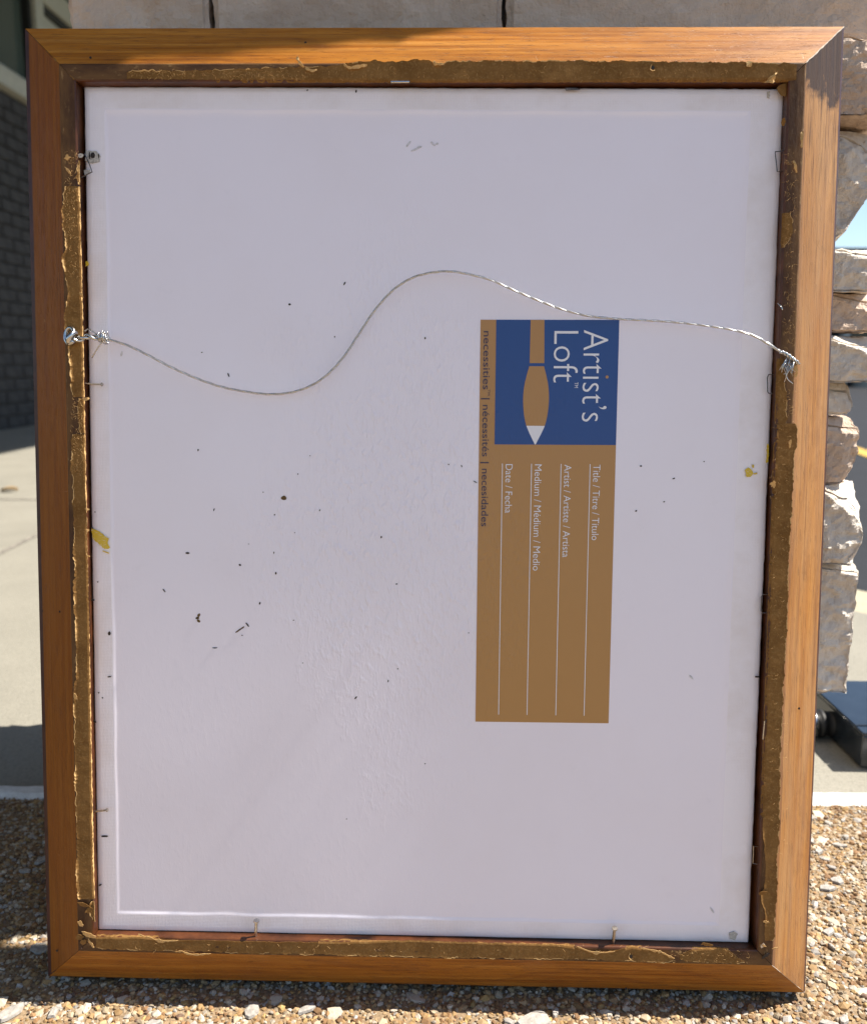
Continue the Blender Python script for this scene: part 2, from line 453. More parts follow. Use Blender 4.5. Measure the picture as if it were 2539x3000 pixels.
for zx0, zx1, zy0, zy1, cnt in zones:
    k = 0; tries = 0
    while k < cnt and tries < 20000:
        tries += 1
        x = crng.uniform(zx0, zx1); y = crng.uniform(zy0, zy1)
        r = crng.choice((.0025, .003, .003, .0035, .004, .004, .005, .006, .0085))
        if all((x - c[0]) ** 2 + (y - c[1]) ** 2 > (r + c[2]) ** 2 * .9 for c in chips) and not (abs(x) < .245 + r and -.010 - r < y < .032 + r):
            chips.append((x, y, r)); k += 1
def pebbles(x0, x1, y0, y1, sp):
    nx, ny = int((x1 - x0) / sp), int((y1 - y0) / sp)
    gx, gy = np.meshgrid(np.arange(nx), np.arange(ny))
    x = x0 + (gx.ravel() + rng.uniform(-.2, 1.2, nx * ny)) * sp; y = y0 + (gy.ravel() + rng.uniform(-.2, 1.2, nx * ny)) * sp
    keep = y < strip_y(x) - .013
    for cx_, cy_, r_ in chips: keep &= ((x - cx_) ** 2 + (y - cy_) ** 2) > (r_ * .8) ** 2
    return x[keep], y[keep]
xs, ys = [], []
for a_ in ((-.55, .55, -.12, .245, .0025), (-1.0, -.55, -.4, .245, .0055), (.55, 1.0, -.4, .245, .0055), (-.55, .55, -.4, -.12, .0050)):
    px_, py_ = pebbles(*a_); xs.append(px_); ys.append(py_)
X = np.concatenate(xs); Y = np.concatenate(ys); n = len(X)
s = rng.lognormal(math.log(.00136), .38, n).clip(.0008, .0036)
sc3 = np.stack([s * rng.uniform(.8, 1.35, n), s * rng.uniform(.8, 1.35, n), s * rng.uniform(.55, .95, n)], 1)
bigp = rng.random(n) < .015
sc3[bigp] *= np.array((2.3, 2.0, .9))
an = rng.uniform(0, 2 * math.pi, n); ca, sa = np.cos(an), np.sin(an)
v = ico[None] * (1 + rng.uniform(-.32, .30, (n, 12, 1))) * sc3[:, None, :]
tilt = rng.uniform(-.5, .5, n)
vy = v[..., 1] * np.cos(tilt)[:, None] - v[..., 2] * np.sin(tilt)[:, None]
vz = v[..., 1] * np.sin(tilt)[:, None] + v[..., 2] * np.cos(tilt)[:, None]
vx = v[..., 0]
out = np.stack([vx * ca[:, None] - vy * sa[:, None] + X[:, None], vx * sa[:, None] + vy * ca[:, None] + Y[:, None],
                vz + (GZ - .0022 + rng.uniform(-.0012, .0006, n) - .35 * (s - .002))[:, None]], 2)
under = (np.abs(Y - .010) < .018) & (np.abs(X) < .245)          # nothing may poke through the frame's foot
out[..., 2] = np.where(under[:, None], np.minimum(out[..., 2], -.0027), np.minimum(out[..., 2], GZ + .0001 + rng.uniform(-.0006, .0005, n)[:, None]))
pal = np.array([(.62, .43, .23), (.54, .34, .15), (.62, .50, .34), (.42, .24, .11), (.34, .19, .09), (.70, .62, .50), (.60, .57, .52), (.22, .14, .10), (.60, .40, .16), (.72, .62, .45)])
pc = pal[rng.choice(len(pal), n, p=[.17, .15, .16, .11, .07, .12, .06, .03, .06, .07])] * rng.uniform(.38, .82, (n, 1))
pc[bigp] = np.array((.60, .53, .42)) * rng.uniform(.75, 1.0, (int(bigp.sum()), 1))
me = bpy.data.meshes.new('pebbles')
nv, nf = n * 12, n * 20
me.vertices.add(nv); me.vertices.foreach_set('co', out.reshape(-1).astype(np.float32))
fi = (icf[None] + (np.arange(n) * 12)[:, None, None]).reshape(-1).astype(np.int32)
me.loops.add(nf * 3); me.loops.foreach_set('vertex_index', fi)
me.polygons.add(nf); me.polygons.foreach_set('loop_start', np.arange(0, nf * 3, 3, dtype=np.int32)); me.polygons.foreach_set('loop_total', np.full(nf, 3, dtype=np.int32))
me.polygons.foreach_set('use_smooth', np.zeros(nf, dtype=bool))
me.materials.append(M['pebble'])
ca_ = me.color_attributes.new('pcol', 'FLOAT_COLOR', 'POINT')
ca_.data.foreach_set('color', np.repeat(np.concatenate([pc, np.ones((n, 1))], 1), 12, 0).astype(np.float32).ravel())
me.update(); me.validate()
tag(link('pebbles', me, agg), kind='stuff')
# larger pale stones in the aggregate
def chip_mesh(seed):
    r = random.Random(seed); k = 9
    ang = sorted(2 * math.pi * (i + r.uniform(-.3, .3)) / k for i in range(k))
    rad = [r.uniform(.65, 1.15) for _ in ang]
    vs = [(math.cos(t) * q_, math.sin(t) * q_ * .75, -.3) for t, q_ in zip(ang, rad)]
    vs += [(math.cos(t) * q_ * .9, math.sin(t) * q_ * .68, .10 + r.uniform(-.06, .06)) for t, q_ in zip(ang, rad)]
    vs += [(math.cos(t) * q_ * .5, math.sin(t) * q_ * .38, .17 + r.uniform(-.05, .05)) for t, q_ in zip(ang, rad)]
    fs = [(i, (i + 1) % k, k + (i + 1) % k, k + i) for i in range(k)] + [(k + i, k + (i + 1) % k, 2 * k + (i + 1) % k, 2 * k + i) for i in range(k)] + [tuple(range(2 * k, 3 * k))]
    me = bpy.data.meshes.new('pale_stone'); me.from_pydata(vs, [], fs); me.materials.append(M['chip']); return me
cms = [chip_mesh(i) for i in range(12)]
for i, (x, y, r_) in enumerate(chips):
    o = link('pale_stone', cms[i % 12], agg); o.location = (x, y, GZ - .0004); o.scale = (r_ * crng.uniform(1, 1.5), r_ * crng.uniform(.8, 1.1), .0042)
    o.rotation_euler = (crng.uniform(-.06, .06), crng.uniform(-.06, .06), crng.uniform(0, 6.3))

# ------------------------------------------------------------------ stone pillar
PY0, PY1 = .137, .402
PYU = .090  # unseen upper stones set forward to cast the top rail's shadow
def stone(x0, x1, y0, y1, z0, z1, seed, amp=.004, cell=.009, chips_=7, rc=.005, taper=0.0, mat=None, fine=.0012, lit=0):
    """a split-faced block: gridded box with rounded arrises, knocked-off corners and rough faces"""
    r = random.Random(seed)
    nx, ny, nz = (max(2, min(60, int(round((b - a) / cell)))) for a, b in ((x0, x1), (y0, y1), (z0, z1)))
    idx, vs, fs = {}, [], []
    def vid(i, j, k):
        if (i, j, k) not in idx:
            idx[(i, j, k)] = len(vs)
            vs.append(Vector((x0 + (x1 - x0) * i / nx, y0 + (y1 - y0) * j / ny, z0 + (z1 - z0) * k / nz)))
        return idx[(i, j, k)]
    for j in range(ny):
        for k in range(nz):
            fs.append((vid(0, j, k), vid(0, j, k + 1), vid(0, j + 1, k + 1), vid(0, j + 1, k)))
            fs.append((vid(nx, j, k), vid(nx, j + 1, k), vid(nx, j + 1, k + 1), vid(nx, j, k + 1)))
    for i in range(nx):
        for k in range(nz):
            fs.append((vid(i, 0, k), vid(i + 1, 0, k), vid(i + 1, 0, k + 1), vid(i, 0, k + 1)))
            fs.append((vid(i, ny, k), vid(i, ny, k + 1), vid(i + 1, ny, k + 1), vid(i + 1, ny, k)))
        for j in range(ny):
            fs.append((vid(i, j, 0), vid(i, j + 1, 0), vid(i + 1, j + 1, 0), vid(i + 1, j, 0)))
            fs.append((vid(i, j, nz), vid(i + 1, j, nz), vid(i + 1, j + 1, nz), vid(i, j + 1, nz)))
    c = Vector(((x0 + x1) / 2, (y0 + y1) / 2, (z0 + z1) / 2)); hs = Vector(((x1 - x0) / 2, (y1 - y0) / 2, (z1 - z0) / 2))
    planes = []
    for _ in range(chips_):
        sx = 1 if r.random() < .8 else -1; sy = -1 if r.random() < .85 else 1; sz = r.choice((-1, 1))
        nn = Vector((sx * r.uniform(.35, 1), sy * r.uniform(.25, 1), sz * r.uniform(.05, .6))).normalized()
        corner = c + Vector((sx * hs.x, sy * hs.y, sz * hs.z * r.uniform(-.6, 1)))
        planes.append((nn, corner.dot(nn) - r.uniform(.001, .007)))
    for _ in range(lit):
        nn = Vector((r.uniform(.05, .75), -r.uniform(.45, .9), r.uniform(.45, .95))).normalized()
        corner = c + Vector((hs.x * r.uniform(.0, 1), -hs.y, hs.z))
        planes.append((nn, corner.dot(nn) - r.uniform(.003, .011)))
    for p in vs:
        d = p - c
        if taper:
            t = max(0.0, (z1 - p.z) / (z1 - z0))
            if d.x > 0: p.x -= taper * t ** 2.2 * (d.x / hs.x)
        for nn, dd in planes:
            e = p.dot(nn) - dd
            if e > 0: p -= nn * e
        # round the arrises
        for a in range(3):
            pass
        q_ = Vector((p.x * 34, p.y * 34, p.z * 46 + seed))
        f = .55 * noise.fractal(q_, .8, 2.1, 5) + .45 * (noise.ridged_multi_fractal(q_ * 1.7, .9, 2.1, 4, .9, 2.0) - .8)
        g = noise.noise(Vector((p.x * 190, p.y * 190, p.z * 190 + seed)))
        dirn = Vector((d.x / hs.x, d.y / hs.y, d.z / hs.z))
        mx = max(abs(dirn.x), abs(dirn.y), abs(dirn.z))
        dn = Vector((dirn.x if abs(dirn.x) > .98 else 0, dirn.y if abs(dirn.y) > .98 else 0, (dirn.z if abs(dirn.z) > .98 else 0) * .35))
        if dn.length > 1.05: p -= dn * (rc * .5)
        p += dn * (f * amp + g * fine - amp * .4)
    return vs, fs
pillar = empty('stone_pillar', loc=(.03, .27, GZ))
tag(pillar, 'split-faced limestone pillar of stacked ledge stones behind the picture frame', 'pillar')
PM = Matrix.Translation((-.03, -.27, -GZ))
def add_stone(*a, **k):
    mt = k.pop('mat', None) or M['stone']
    v_, f_ = stone(*a, **k)
    o = mesh('stone', v_, f_, mt, pillar, smooth=False); o.matrix_parent_inverse = PM
    return o
cv, cf = bevbox(-.215, .225, PY0 + .02, PY1 - .02, GZ - .02, 2.97, .004)
o = mesh('core', cv, cf, M['mortar'], pillar); o.matrix_parent_inverse = PM
rows = [  # z0, z1, right x, taper of right end towards its foot, roughness
    (.537, .5835, .309, .006, .0055), (.4605, .5345, .2940, .028, .0040), (.4285, .4555, .305, -.006, .0045),
    (.4025, .4275, .309, .004, .005), (.3685, .3985, .310, .003, .0045), (.3465, .3670, .2895, .0, .0025),
    (.2975, .3430, .2950, .004, .0045), (.2410, .2960, .3055, .010, .0050), (.1430, .2390, .3035, .0, .0045),
    (.0960, .1410, .252, .0, .005), (.0480, .0945, .250, .0, .005), (-.0030, .0465, .254, .0, .005)]
OUT = (.016, .005, .011, .002, .011, 0, .003, .011, .005, 0, 0, 0)      # how far each end stone stands proud
LIT = (3, 3, 3, 3, 2, 1, 2, 2, 1, 0, 0, 0)
for i, (z0, z1, xr, tp, am) in enumerate(rows):
    fine_ = i < 9
    mt_ = M['stone'] if i % 3 else M['stone2']
    add_stone(xr - .062, xr + .0035, PY0 - .004 - OUT[i], PY0 + .055, z0 - .0008, z1 + .0008, 31 + i * 7, amp=am, cell=.0018 if fine_ else .02, chips_=(3, 3, 3, 3, 2, 2, 2, 1, 0)[i] if fine_ else 2, taper=tp, mat=mt_, fine=.0014, lit=LIT[i])
    add_stone(xr - .135, xr - .004, PY0 + .053, PY1, z0, z1, 77 + i * 7, amp=.003, cell=.03, chips_=2, mat=mt_)
    add_stone(xr - .135, xr - .063, PY0, PY0 + .055, z0, z1, 97 + i * 7, amp=.003, cell=.02, chips_=0, mat=mt_)
    mid = -.02 + .05 * ((i * 37) % 5 - 2) / 2
    add_stone(mid + .002, xr - .137, PY0, PY1, z0, z1, 131 + i, amp=.004, cell=.03, chips_=2)
    add_stone(-.236 - .008 * ((i * 13) % 3), mid, PY0, PY1, z0, z1, 231 + i, amp=.004, cell=.02, chips_=2)
# long stones seen over the frame's top rail
add_stone(-.2415, -.1474, PY0 - .001, PY1, .5855, .735, 411, amp=.0032, cell=.004, chips_=0, fine=.0012, mat=M['stone2'])
add_stone(-.1457, .0459, PY0 - .001, PY1, .5855, .735, 415, amp=.0028, cell=.005, chips_=0, fine=.0010, mat=M['stone2'])
add_stone(.0462, .318, PY0 - .002, PY1, .5855, .735, 419, amp=.0028, cell=.006, chips_=0, fine=.0010, mat=M['stone2'])
# one stone stands proud; the frame's top rests on it
add_stone(-.09, .10, .0875, PY0 + .01, .47, .553, 500, amp=.0, cell=.012, chips_=0, fine=.0)
z = .737; i = 0
while z < 2.90:
    hh = (.12, .16, .10, .14)[i % 4]; xr = .303 + .006 * ((i * 7) % 3 - 1); mid = .02 + .06 * ((i * 29) % 5 - 2) / 2
    add_stone(mid + .002, xr, PYU, PY1, z, z + hh - .003, 600 + i, amp=.004, cell=.03, chips_=3)
    add_stone(-.24, mid, PYU, PY1, z, z + hh - .003, 700 + i, amp=.004, cell=.03, chips_=3)
    z += hh; i += 1

# canopy over the walkway: its edge throws the shade on the brick wall
CE = -1.775 + SUN.x / SUN.z * 3.0 - .01
cvv, cff = bevbox(-7, CE, -2.6, 15.5, 3.0, 3.25, .01)  # unseen front end lengthened past the camera to block sky, deepening ground shade
tag(mesh('canopy', cvv, cff, M['soffit']), 'flat canopy roof over the walkway carried by the stone pillar', 'canopy')

# ------------------------------------------------------------------ brick wall with window, left
WXB = -2.36
bw = empty('brick_building', loc=(WXB, 4.6, GZ))
tag(bw, 'dark brick shop wall in shade with cream sill and greenish window', 'building')
BI = Matrix.Translation((-WXB, -4.6, -GZ))
def bpart(name, x0, x1, y0, y1, z0, z1, mt, b=.003, par=None):
    v_, f_ = bevbox(x0, x1, y0, y1, z0, z1, b)
    o = mesh(name, v_, f_, mt, par or bw)
    if par is None: o.matrix_parent_inverse = BI
    return o
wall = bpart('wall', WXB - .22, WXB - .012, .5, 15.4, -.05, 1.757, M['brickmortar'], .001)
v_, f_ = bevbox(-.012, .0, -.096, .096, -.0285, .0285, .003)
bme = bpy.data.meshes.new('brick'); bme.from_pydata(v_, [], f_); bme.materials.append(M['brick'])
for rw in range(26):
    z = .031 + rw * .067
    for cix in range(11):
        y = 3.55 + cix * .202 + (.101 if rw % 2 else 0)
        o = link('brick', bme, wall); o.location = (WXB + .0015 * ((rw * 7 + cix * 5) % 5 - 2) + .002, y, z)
bpart('sill', WXB - .2, WXB + .045, .5, 15.4, 1.762, 1.852, M['sill'])
bpart('sill_cap', WXB - .2, WXB + .025, .5, 15.4, 1.854, 1.872, M['creamframe'])
win = bpart('window', WXB - .09, WXB - .075, .6, 4.70, 1.874, 2.98, M['glass'], .001)
bpart('gasket', WXB - .09, WXB - .03, 4.702, 4.735, 1.874, 2.98, M['blackgasket'])
bpart('mullion', WXB - .09, WXB - .005, 4.737, 4.835, 1.874, 2.98, M['creamframe'])
bpart('window', WXB - .09, WXB - .07, 4.837, 9.0, 1.874, 2.372, M['creamframe'], .001)
bpart('gasket', WXB - .09, WXB - .03, 4.837, 9.0, 2.374, 2.40, M['blackgasket'])
bpart('transom', WXB - .09, WXB - .005, 4.837, 9.0, 2.402, 2.52, M['creamframe'])
bpart('window', WXB - .09, WXB - .075, 4.837, 9.0, 2.522, 2.98, M['glass'], .001)

# ------------------------------------------------------------------ black base box on the walkway, right
bb = empty('light_base', loc=(.46, .36, GZ))
tag(bb, 'low glossy black metal base box with round pipe fitting beside the pillar', 'base box')
LI = Matrix.Translation((-.46, -.36, -GZ))
def lp(name, vf, mt, smooth=False):
    o = mesh(name, *vf, mt, bb, smooth=smooth); o.matrix_parent_inverse = LI; return o
lp('body', bevbox(.409, .60, .303, .434, GZ + .001, .031, .002), M['blackgloss'])
lp('lid', bevbox(.4075, .602, .318, .436, .0312, .0352, .0012), M['blackgloss'])
lp('lid', bevbox(.4075, .602, .3015, .3172, .0312, .0345, .0012), M['blackgloss'])
def cyl_x(prof, y, z, n=28):
    vs, fs = [], []
    for x, r in prof:
        for k in range(n):
            a = 2 * math.pi * k / n; vs.append((x, y + r * math.cos(a), z + r * math.sin(a)))
    for i in range(len(prof) - 1):
        for k in range(n): fs.append((i * n + k, i * n + (k + 1) % n, (i + 1) * n + (k + 1) % n, (i + 1) * n + k))
    fs += [tuple(range(n)), tuple((len(prof) - 1) * n + k for k in range(n - 1, -1, -1))]
    return vs, fs
lp('collar', cyl_x([(.3945, .012), (.396, .0145), (.400, .0145), (.401, .0125), (.4095, .0125)], .372, .0125), M['blackmatt'], True)
lp('pipe_fitting', cyl_x([(.360, .006), (.372, .008), (.378, .0125), (.384, .0145), (.390, .0150), (.3935, .0128), (.394, .011)], .372, .0125), M['metal'], True)

# ------------------------------------------------------------------ car park details
def quad_strip(name, p, q_, wd, z, mt):
    p = Vector((*p, 0)); q_ = Vector((*q_, 0)); t = (q_ - p).normalized(); nn = Vector((-t.y, t.x, 0)) * wd / 2
    return mesh(name, [(*(p - nn).xy, z), (*(q_ - nn).xy, z), (*(q_ + nn).xy, z), (*(p + nn).xy, z)], [(0, 1, 2, 3)], mt)
tag(quad_strip('painted_line', (1.95, 2.25), (3.2, 9.5), .10, -.119, M['yellowline']), kind='structure')
tag(quad_strip('painted_line', (4.6, 2.6), (5.9, 9.5), .10, -.119, M['yellowline']), kind='structure')
def leaf(name, loc, size, rz, mt, label):
    vs = []; k = 7
    for i in range(k + 1):
        t = i / k; wd = .32 * math.sin(math.pi * min(1, t * .95 + .04)) ** .8
        for sx in (-1, 0, 1): vs.append((t - .5, sx * wd, .18 * abs(sx) + .10 * math.sin(t * 3) + .02))
    fs = [(i * 3 + a, (i + 1) * 3 + a, (i + 1) * 3 + a + 1, i * 3 + a + 1) for i in range(k) for a in (0, 1)]
    o = mesh(name, [Vector(p) * size for p in vs], fs, mt)
    md = o.modifiers.new('t', 'SOLIDIFY'); md.thickness = .0006
    o.location = loc; o.rotation_euler = (0, 0, rz); tag(o, label, 'leaf'); return o
leaf('fallen_leaf', (-1.262, 1.94, GZ), .046, .15, M['leaf'], 'dry tan leaf lying on the sunlit concrete walkway')
leaf('fallen_leaf', (1.118, 1.93, -.123), .075, .3, M['leafred'], 'red-brown leaf lying on the dark asphalt')

fb = empty('far_shopfront', loc=(12, 18, -.123))
tag(fb, 'dark glazed shopfront with pale posts across the car park', 'building')
FI = Matrix.Translation((-12, -18, .123))
def fpart(name, x0, x1, y0, y1, z0, z1, mt):
    v_, f_ = bevbox(x0, x1, y0, y1, z0, z1, .02)
    o = mesh(name, v_, f_, mt, fb); o.matrix_parent_inverse = FI; return o
fpart('wall', 2.0, 26, 17.1, 22, -.12, 2.35, M['farwall'])
fpart('fascia', 1.9, 26.1, 16.5, 22.1, 1.9, 2.5, M['farwall'])
for k in range(9):
    fpart('post', 7.62 + k * 2.4 - 2.4, 7.78 + k * 2.4 - 2.4, 16.75, 16.95, -.12, 1.9, M['farpale'])
    fpart('window', 7.9 + k * 2.4 - 2.4, 9.9 + k * 2.4 - 2.4, 17.0, 17.08, .25, 1.8, M['farglass'])
for k, (x, hgt) in enumerate(((8.05, .26), (8.42, .20), (8.95, .24))):
    v_, f_ = cyl_x([(0, .14), (.03, .16), (hgt - .04, .19), (hgt, .20), (hgt - .02, .17)], 0, 0, 16)
    o = mesh('planter_pot', [(x + q_[1], 16.72 + q_[2], -.123 + q_[0]) for q_ in v_], f_, M['farpale'], smooth=True)
    tag(o, 'pale round planter pot in front of the far dark shopfront', 'planter', 'pale pots at the far shopfront')

# ================================================================== PICTURE FRAME
frame = empty('picture_frame', FM.copy())
tag(frame, 'stained wooden picture frame seen from the back, leaning against the stone pillar', 'picture frame')
AO, AI, HW = .0272, .0366, .0160
PROF = [(.0005, -.0225), (0, -.0215), (0, -.0012), (.0003, -.0003), (.0012, .0004)]
for k in range(1, 7):
    t = k / 6; PROF.append((.0012 + (AO - .0012 - .0004) * t, .0004 + (HW - .0012) * t + .0006 * math.sin(math.pi * t)))
nb = len(PROF) - 1
PROF += [(AO, HW - .0003), (AO + .0006, HW - .0001), (AO + .004, HW), (AI - .0010, HW - .0001), (AI - .0003, HW - .0004), (AI, HW - .0011), (AI, .0065), (AI + .0002, .0040), (AI + .007, .0038), (AI + .0075, -.0225)]
def pmat(i):
    if i < 4: return 2
    if i < nb: return 0
    if i < nb + 4: return 1
    return 3
def loc(rail, t, a, w):
    if rail == 'top': return Vector((-W / 2 + t, H - a, w))
    if rail == 'bottom': return Vector((-W / 2 + t, a, w))
    if rail == 'left': return Vector((-W / 2 + a, t, w))
    return Vector((W / 2 - a, t, w))
rails = {}
ARRIS = {'top': .0008, 'bottom': .0012, 'left': .0034, 'right': .0018}
for si, rail in enumerate(('top', 'bottom', 'left', 'right')):
    Ln = W if rail in ('top', 'bottom') else H
    NS = 90
    vs, fs, mi, uv = [], [], [], []
    PR = list(PROF); e_ = ARRIS[rail]; PR[4] = (e_, .0004 + e_ * .42)
    cum = [0]
    for i in range(1, len(PR)): cum.append(cum[-1] + math.dist(PR[i], PR[i - 1]))
    c0 = cum[4]
    npf = len(PROF)
    for j in range(NS + 1):
        for i, (a, w_) in enumerate(PR):
            g = .00018
            t = (a + g) + (Ln - 2 * a - 2 * g) * j / NS
            jit = .00022 * n1(t * 40 + i * .3, si + 1) if 3 < i < npf - 4 else 0
            vs.append(loc(rail, t, a, w_ + jit)); uv.append((t, cum[i] - c0))
    for j in range(NS):
        for i in range(npf - 1):
            q_ = (j * npf + i, j * npf + i + 1, (j + 1) * npf + i + 1, (j + 1) * npf + i)
            fs.append(q_ if rail in ('bottom', 'right') and rail == 'right' or rail == 'top' else q_[::-1]); mi.append(pmat(i))
    for j in (0, NS): fs.append(tuple(j * npf + i for i in range(npf))); mi.append(2)
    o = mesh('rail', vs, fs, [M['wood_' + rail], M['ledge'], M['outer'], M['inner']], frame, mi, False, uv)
    o['label'] = {'top': 'top rail, half in sun', 'bottom': 'shaded bottom rail', 'left': 'shaded reddish left rail', 'right': 'sunlit right rail with dark worn corner'}[rail]
    rails[rail] = o
# pale filler showing in the top right mitre, dirt in the others
def strip_tube(p, q_, r, mt, name, par, n=24, s=0):
    p, q_ = Vector(p), Vector(q_)
    pts = [p.lerp(q_, k / n) + Vector((n1(k * .7, s), n1(k * .7, s + 3), 0)) * r * .5 for k in range(n + 1)]
    rr = [r * (.55 + .6 * abs(n1(k * .9, s + 5))) for k in range(n + 1)]
    return mesh(name, *tube(pts, rr, 6), mt, par)
strip_tube((W / 2 - .0006, H - .0006, .0002), (W / 2 - AO, H - AO, HW - .0001), .0005, M['filler'], 'filler', rails['right'], s=2)
strip_tube((-W / 2 + .003, .003, .0016), (-W / 2 + AO + .002, AO + .002, HW - .0001), .0005, M['outer'], 'joint_gap', rails['left'], s=4)
strip_tube((W / 2 - .0006, .0006, .0002), (W / 2 - AO, AO, HW - .0001), .00022, M['filler'], 'filler', rails['bottom'], s=6)
strip_tube((-W / 2 + AO - .004, H - AO + .004, HW - .0024), (-W / 2 + AI - .001, H - AI + .001, HW), .0006, M['kraft'], 'filler', rails['left'], s=8)

# torn kraft paper still glued to the ledge
def interp(pts, t):
    if t <= pts[0][0]: return pts[0][1]
    for (t0, a0), (t1, a1) in zip(pts, pts[1:]):
        if t <= t1: return a0 + (a1 - a0) * (t - t0) / max(1e-9, t1 - t0)
    return pts[-1][1]
def rail_ta(rail, px, py, w_=HW):
    p = F(px, py, w_)
    if rail == 'top': return p.x + W / 2, H - p.y
    if rail == 'bottom': return p.x + W / 2, p.y
    if rail == 'left': return p.y, p.x + W / 2
    return p.y, W / 2 - p.x
def paper(rail, outer, inner, curlO=.0006, curlI=.0, seed=1, wrap=True, lift=.00014):
    O = sorted(rail_ta(rail, *p) for p in outer); I = sorted(rail_ta(rail, *p) for p in inner)
    t0 = max(O[0][0], I[0][0]); t1 = min(O[-1][0], I[-1][0])
    n = max(4, int((t1 - t0) / .0011)); vs, fs = [], []
    for j in range(n + 1):
        t = t0 + (t1 - t0) * j / n
        ends = min(1, min(j, n - j) / 3)
        ao = interp(O, t) + .00055 * n1(t * 1100, seed) + .0007 * n1(t * 190, seed + 2) + .0004 * (1 if n1(t * 260, seed + 5) > .1 else 0)
        ai = interp(I, t) + .00030 * n1(t * 900, seed + 4) + .0004 * n1(t * 210, seed + 6)
        ao += (1 - ends) * .0012; 
        ai = max(ai, ao + .0008)
        cu = curlO * (.12 + max(0, min(1.0, 2.2 * n1(t * 70, seed + 8) + .25)) * (.7 + .5 * n1(t * 600, seed + 1)))
        ci = curlI * max(0, .3 + n1(t * 120, seed + 9))
        wd = ai - ao
        ok = wrap and ai > AI - .0007
        pr = [(ao - cu * .5, HW + lift + cu), (ao + .0003, HW + lift + cu * .45), (ao + min(.0011, wd * .25), HW + lift + cu * .05), (ao + wd * .5, HW + lift + .0001 * n1(t * 300, 3)),
              (ai - min(.0011, wd * .2), HW + lift), (ai - .0002, HW + lift - (.0003 if ok else -ci * .5)), ((AI + .0004), HW - .0014 + .0012 * n1(t * 420, seed + 12)) if ok else (ai + .0002, HW + lift + ci)]
        if rail in ('left', 'right') or True:
            for a, w_ in pr: vs.append(loc(rail, t, a, w_))
    k = 7
    for j in range(n):
        for i in range(k - 1): fs.append((j * k + i, j * k + i + 1, (j + 1) * k + i + 1, (j + 1) * k + i))
    o = mesh('paper_strip', vs, fs, [M['kraft'], M['torn']], rails[rail], smooth=False)
    me = o.data
    for p in me.polygons:
            r_, c_ = divmod(p.index, k - 1)
            if c_ == k - 2 and rail == 'left': p.material_index = 1
            if c_ == 0 and n1(r_ * .17, seed + 3) > .05: p.material_index = 1
    md = o.modifiers.new('thickness', 'SOLIDIFY'); md.thickness = .00013; md.offset = 1
    return o
LIN = [(229, 470), (237, 700), (243, 1000), (250, 1390), (259, 1700), (266, 2150), (272, 2500), (277, 2650)]
paper('left', [(186, 545), (184, 640), (190, 700), (195, 727), (187, 750), (188, 787), (198, 841), (201, 851), (195, 901), (188, 932), (190, 965), (198, 1012), (205, 1046), (207, 1096), (210, 1163)], LIN, .0011, 0, 3)
paper('left', [(225, 470), (224, 540)], [(230, 470), (232, 540)], .0003, 0, 5)
paper('left', [(228, 1166), (230, 1270)], LIN, .0003, 0, 6)
paper('left', [(208, 1272), (210, 1321), (208, 1371), (214, 1406), (214, 1473), (217, 1507), (216, 1588), (216, 1640), (220, 1671), (217, 1752), (220, 1789), (223, 1832), (224, 1900), (224, 1979), (217, 2032), (217, 2069), (218, 2153), (221, 2322), (226, 2480), (227, 2634)], LIN, .0009, 0, 9)
paper('left', [(262, 2640), (268, 2700)], [(276, 2640), (280, 2700)], .0012, .001, 11, False)
TI = [(372, 229), (600, 232), (1100, 235), (1500, 238), (1700, 240), (1900, 233), (2230, 233), (2340, 236)]
paper('top', [(372, 205), (485, 204), (560, 206), (640, 203), (714, 201), (800, 199), (892, 196), (1004, 189), (1045, 179), (1259, 176), (1274, 188), (1300, 183), (1336, 178), (1458, 179), (1606, 179), (1700, 177), (1938, 180), (2190, 181), (2333, 184)], TI, .0006, 0, 15)
RI = [(2294, 623), (2291, 720)]
paper('right', [(2322, 623), (2320, 680), (2302, 725)], [(2294, 620), (2290, 726)], .0003, 0, 21)
paper('right', [(2296, 1050), (2300, 1120), (2308, 1240)], [(2277, 1050), (2275, 1240)], .0003, 0, 23)
paper('right', [(2337, 1240), (2334, 1310), (2328, 1330), (2323, 1400), (2318, 1496), (2311, 1640), (2302, 1880), (2292, 2072), (2285, 2264), (2283, 2400), (2277, 2527), (2274, 2629), (2269, 2757)],
      [(2275, 1240), (2270, 1390), (2265, 1440), (2269, 1452), (2263, 1462), (2261, 1563), (2256, 1736), (2251, 1880), (2246, 2024), (2244, 2110), (2239, 2216), (2234, 2360), (2234, 2431), (2244, 2532), (2239, 2604), (2228, 2616), (2231, 2645), (2241, 2668), (2240, 2757)], .0004, .0006, 25)
paper('bottom', [(278, 2781), (510, 2788), (900, 2797), (1259, 2806), (1700, 2812), (1971, 2823)],
      [(281, 2747), (408, 2745), (510, 2755), (902, 2762), (1055, 2760), (1198, 2755), (1412, 2762), (1637, 2768), (1681, 2775), (1725, 2786), (1767, 2790), (1810, 2783), (1854, 2775), (1925, 2787), (1976, 2810)], .0002, .0007, 31)
paper('bottom', [(1990, 2816), (2185, 2826)], [(1990, 2800), (2027, 2782), (2124, 2777), (2180, 2822)], .0002, .0003, 35)

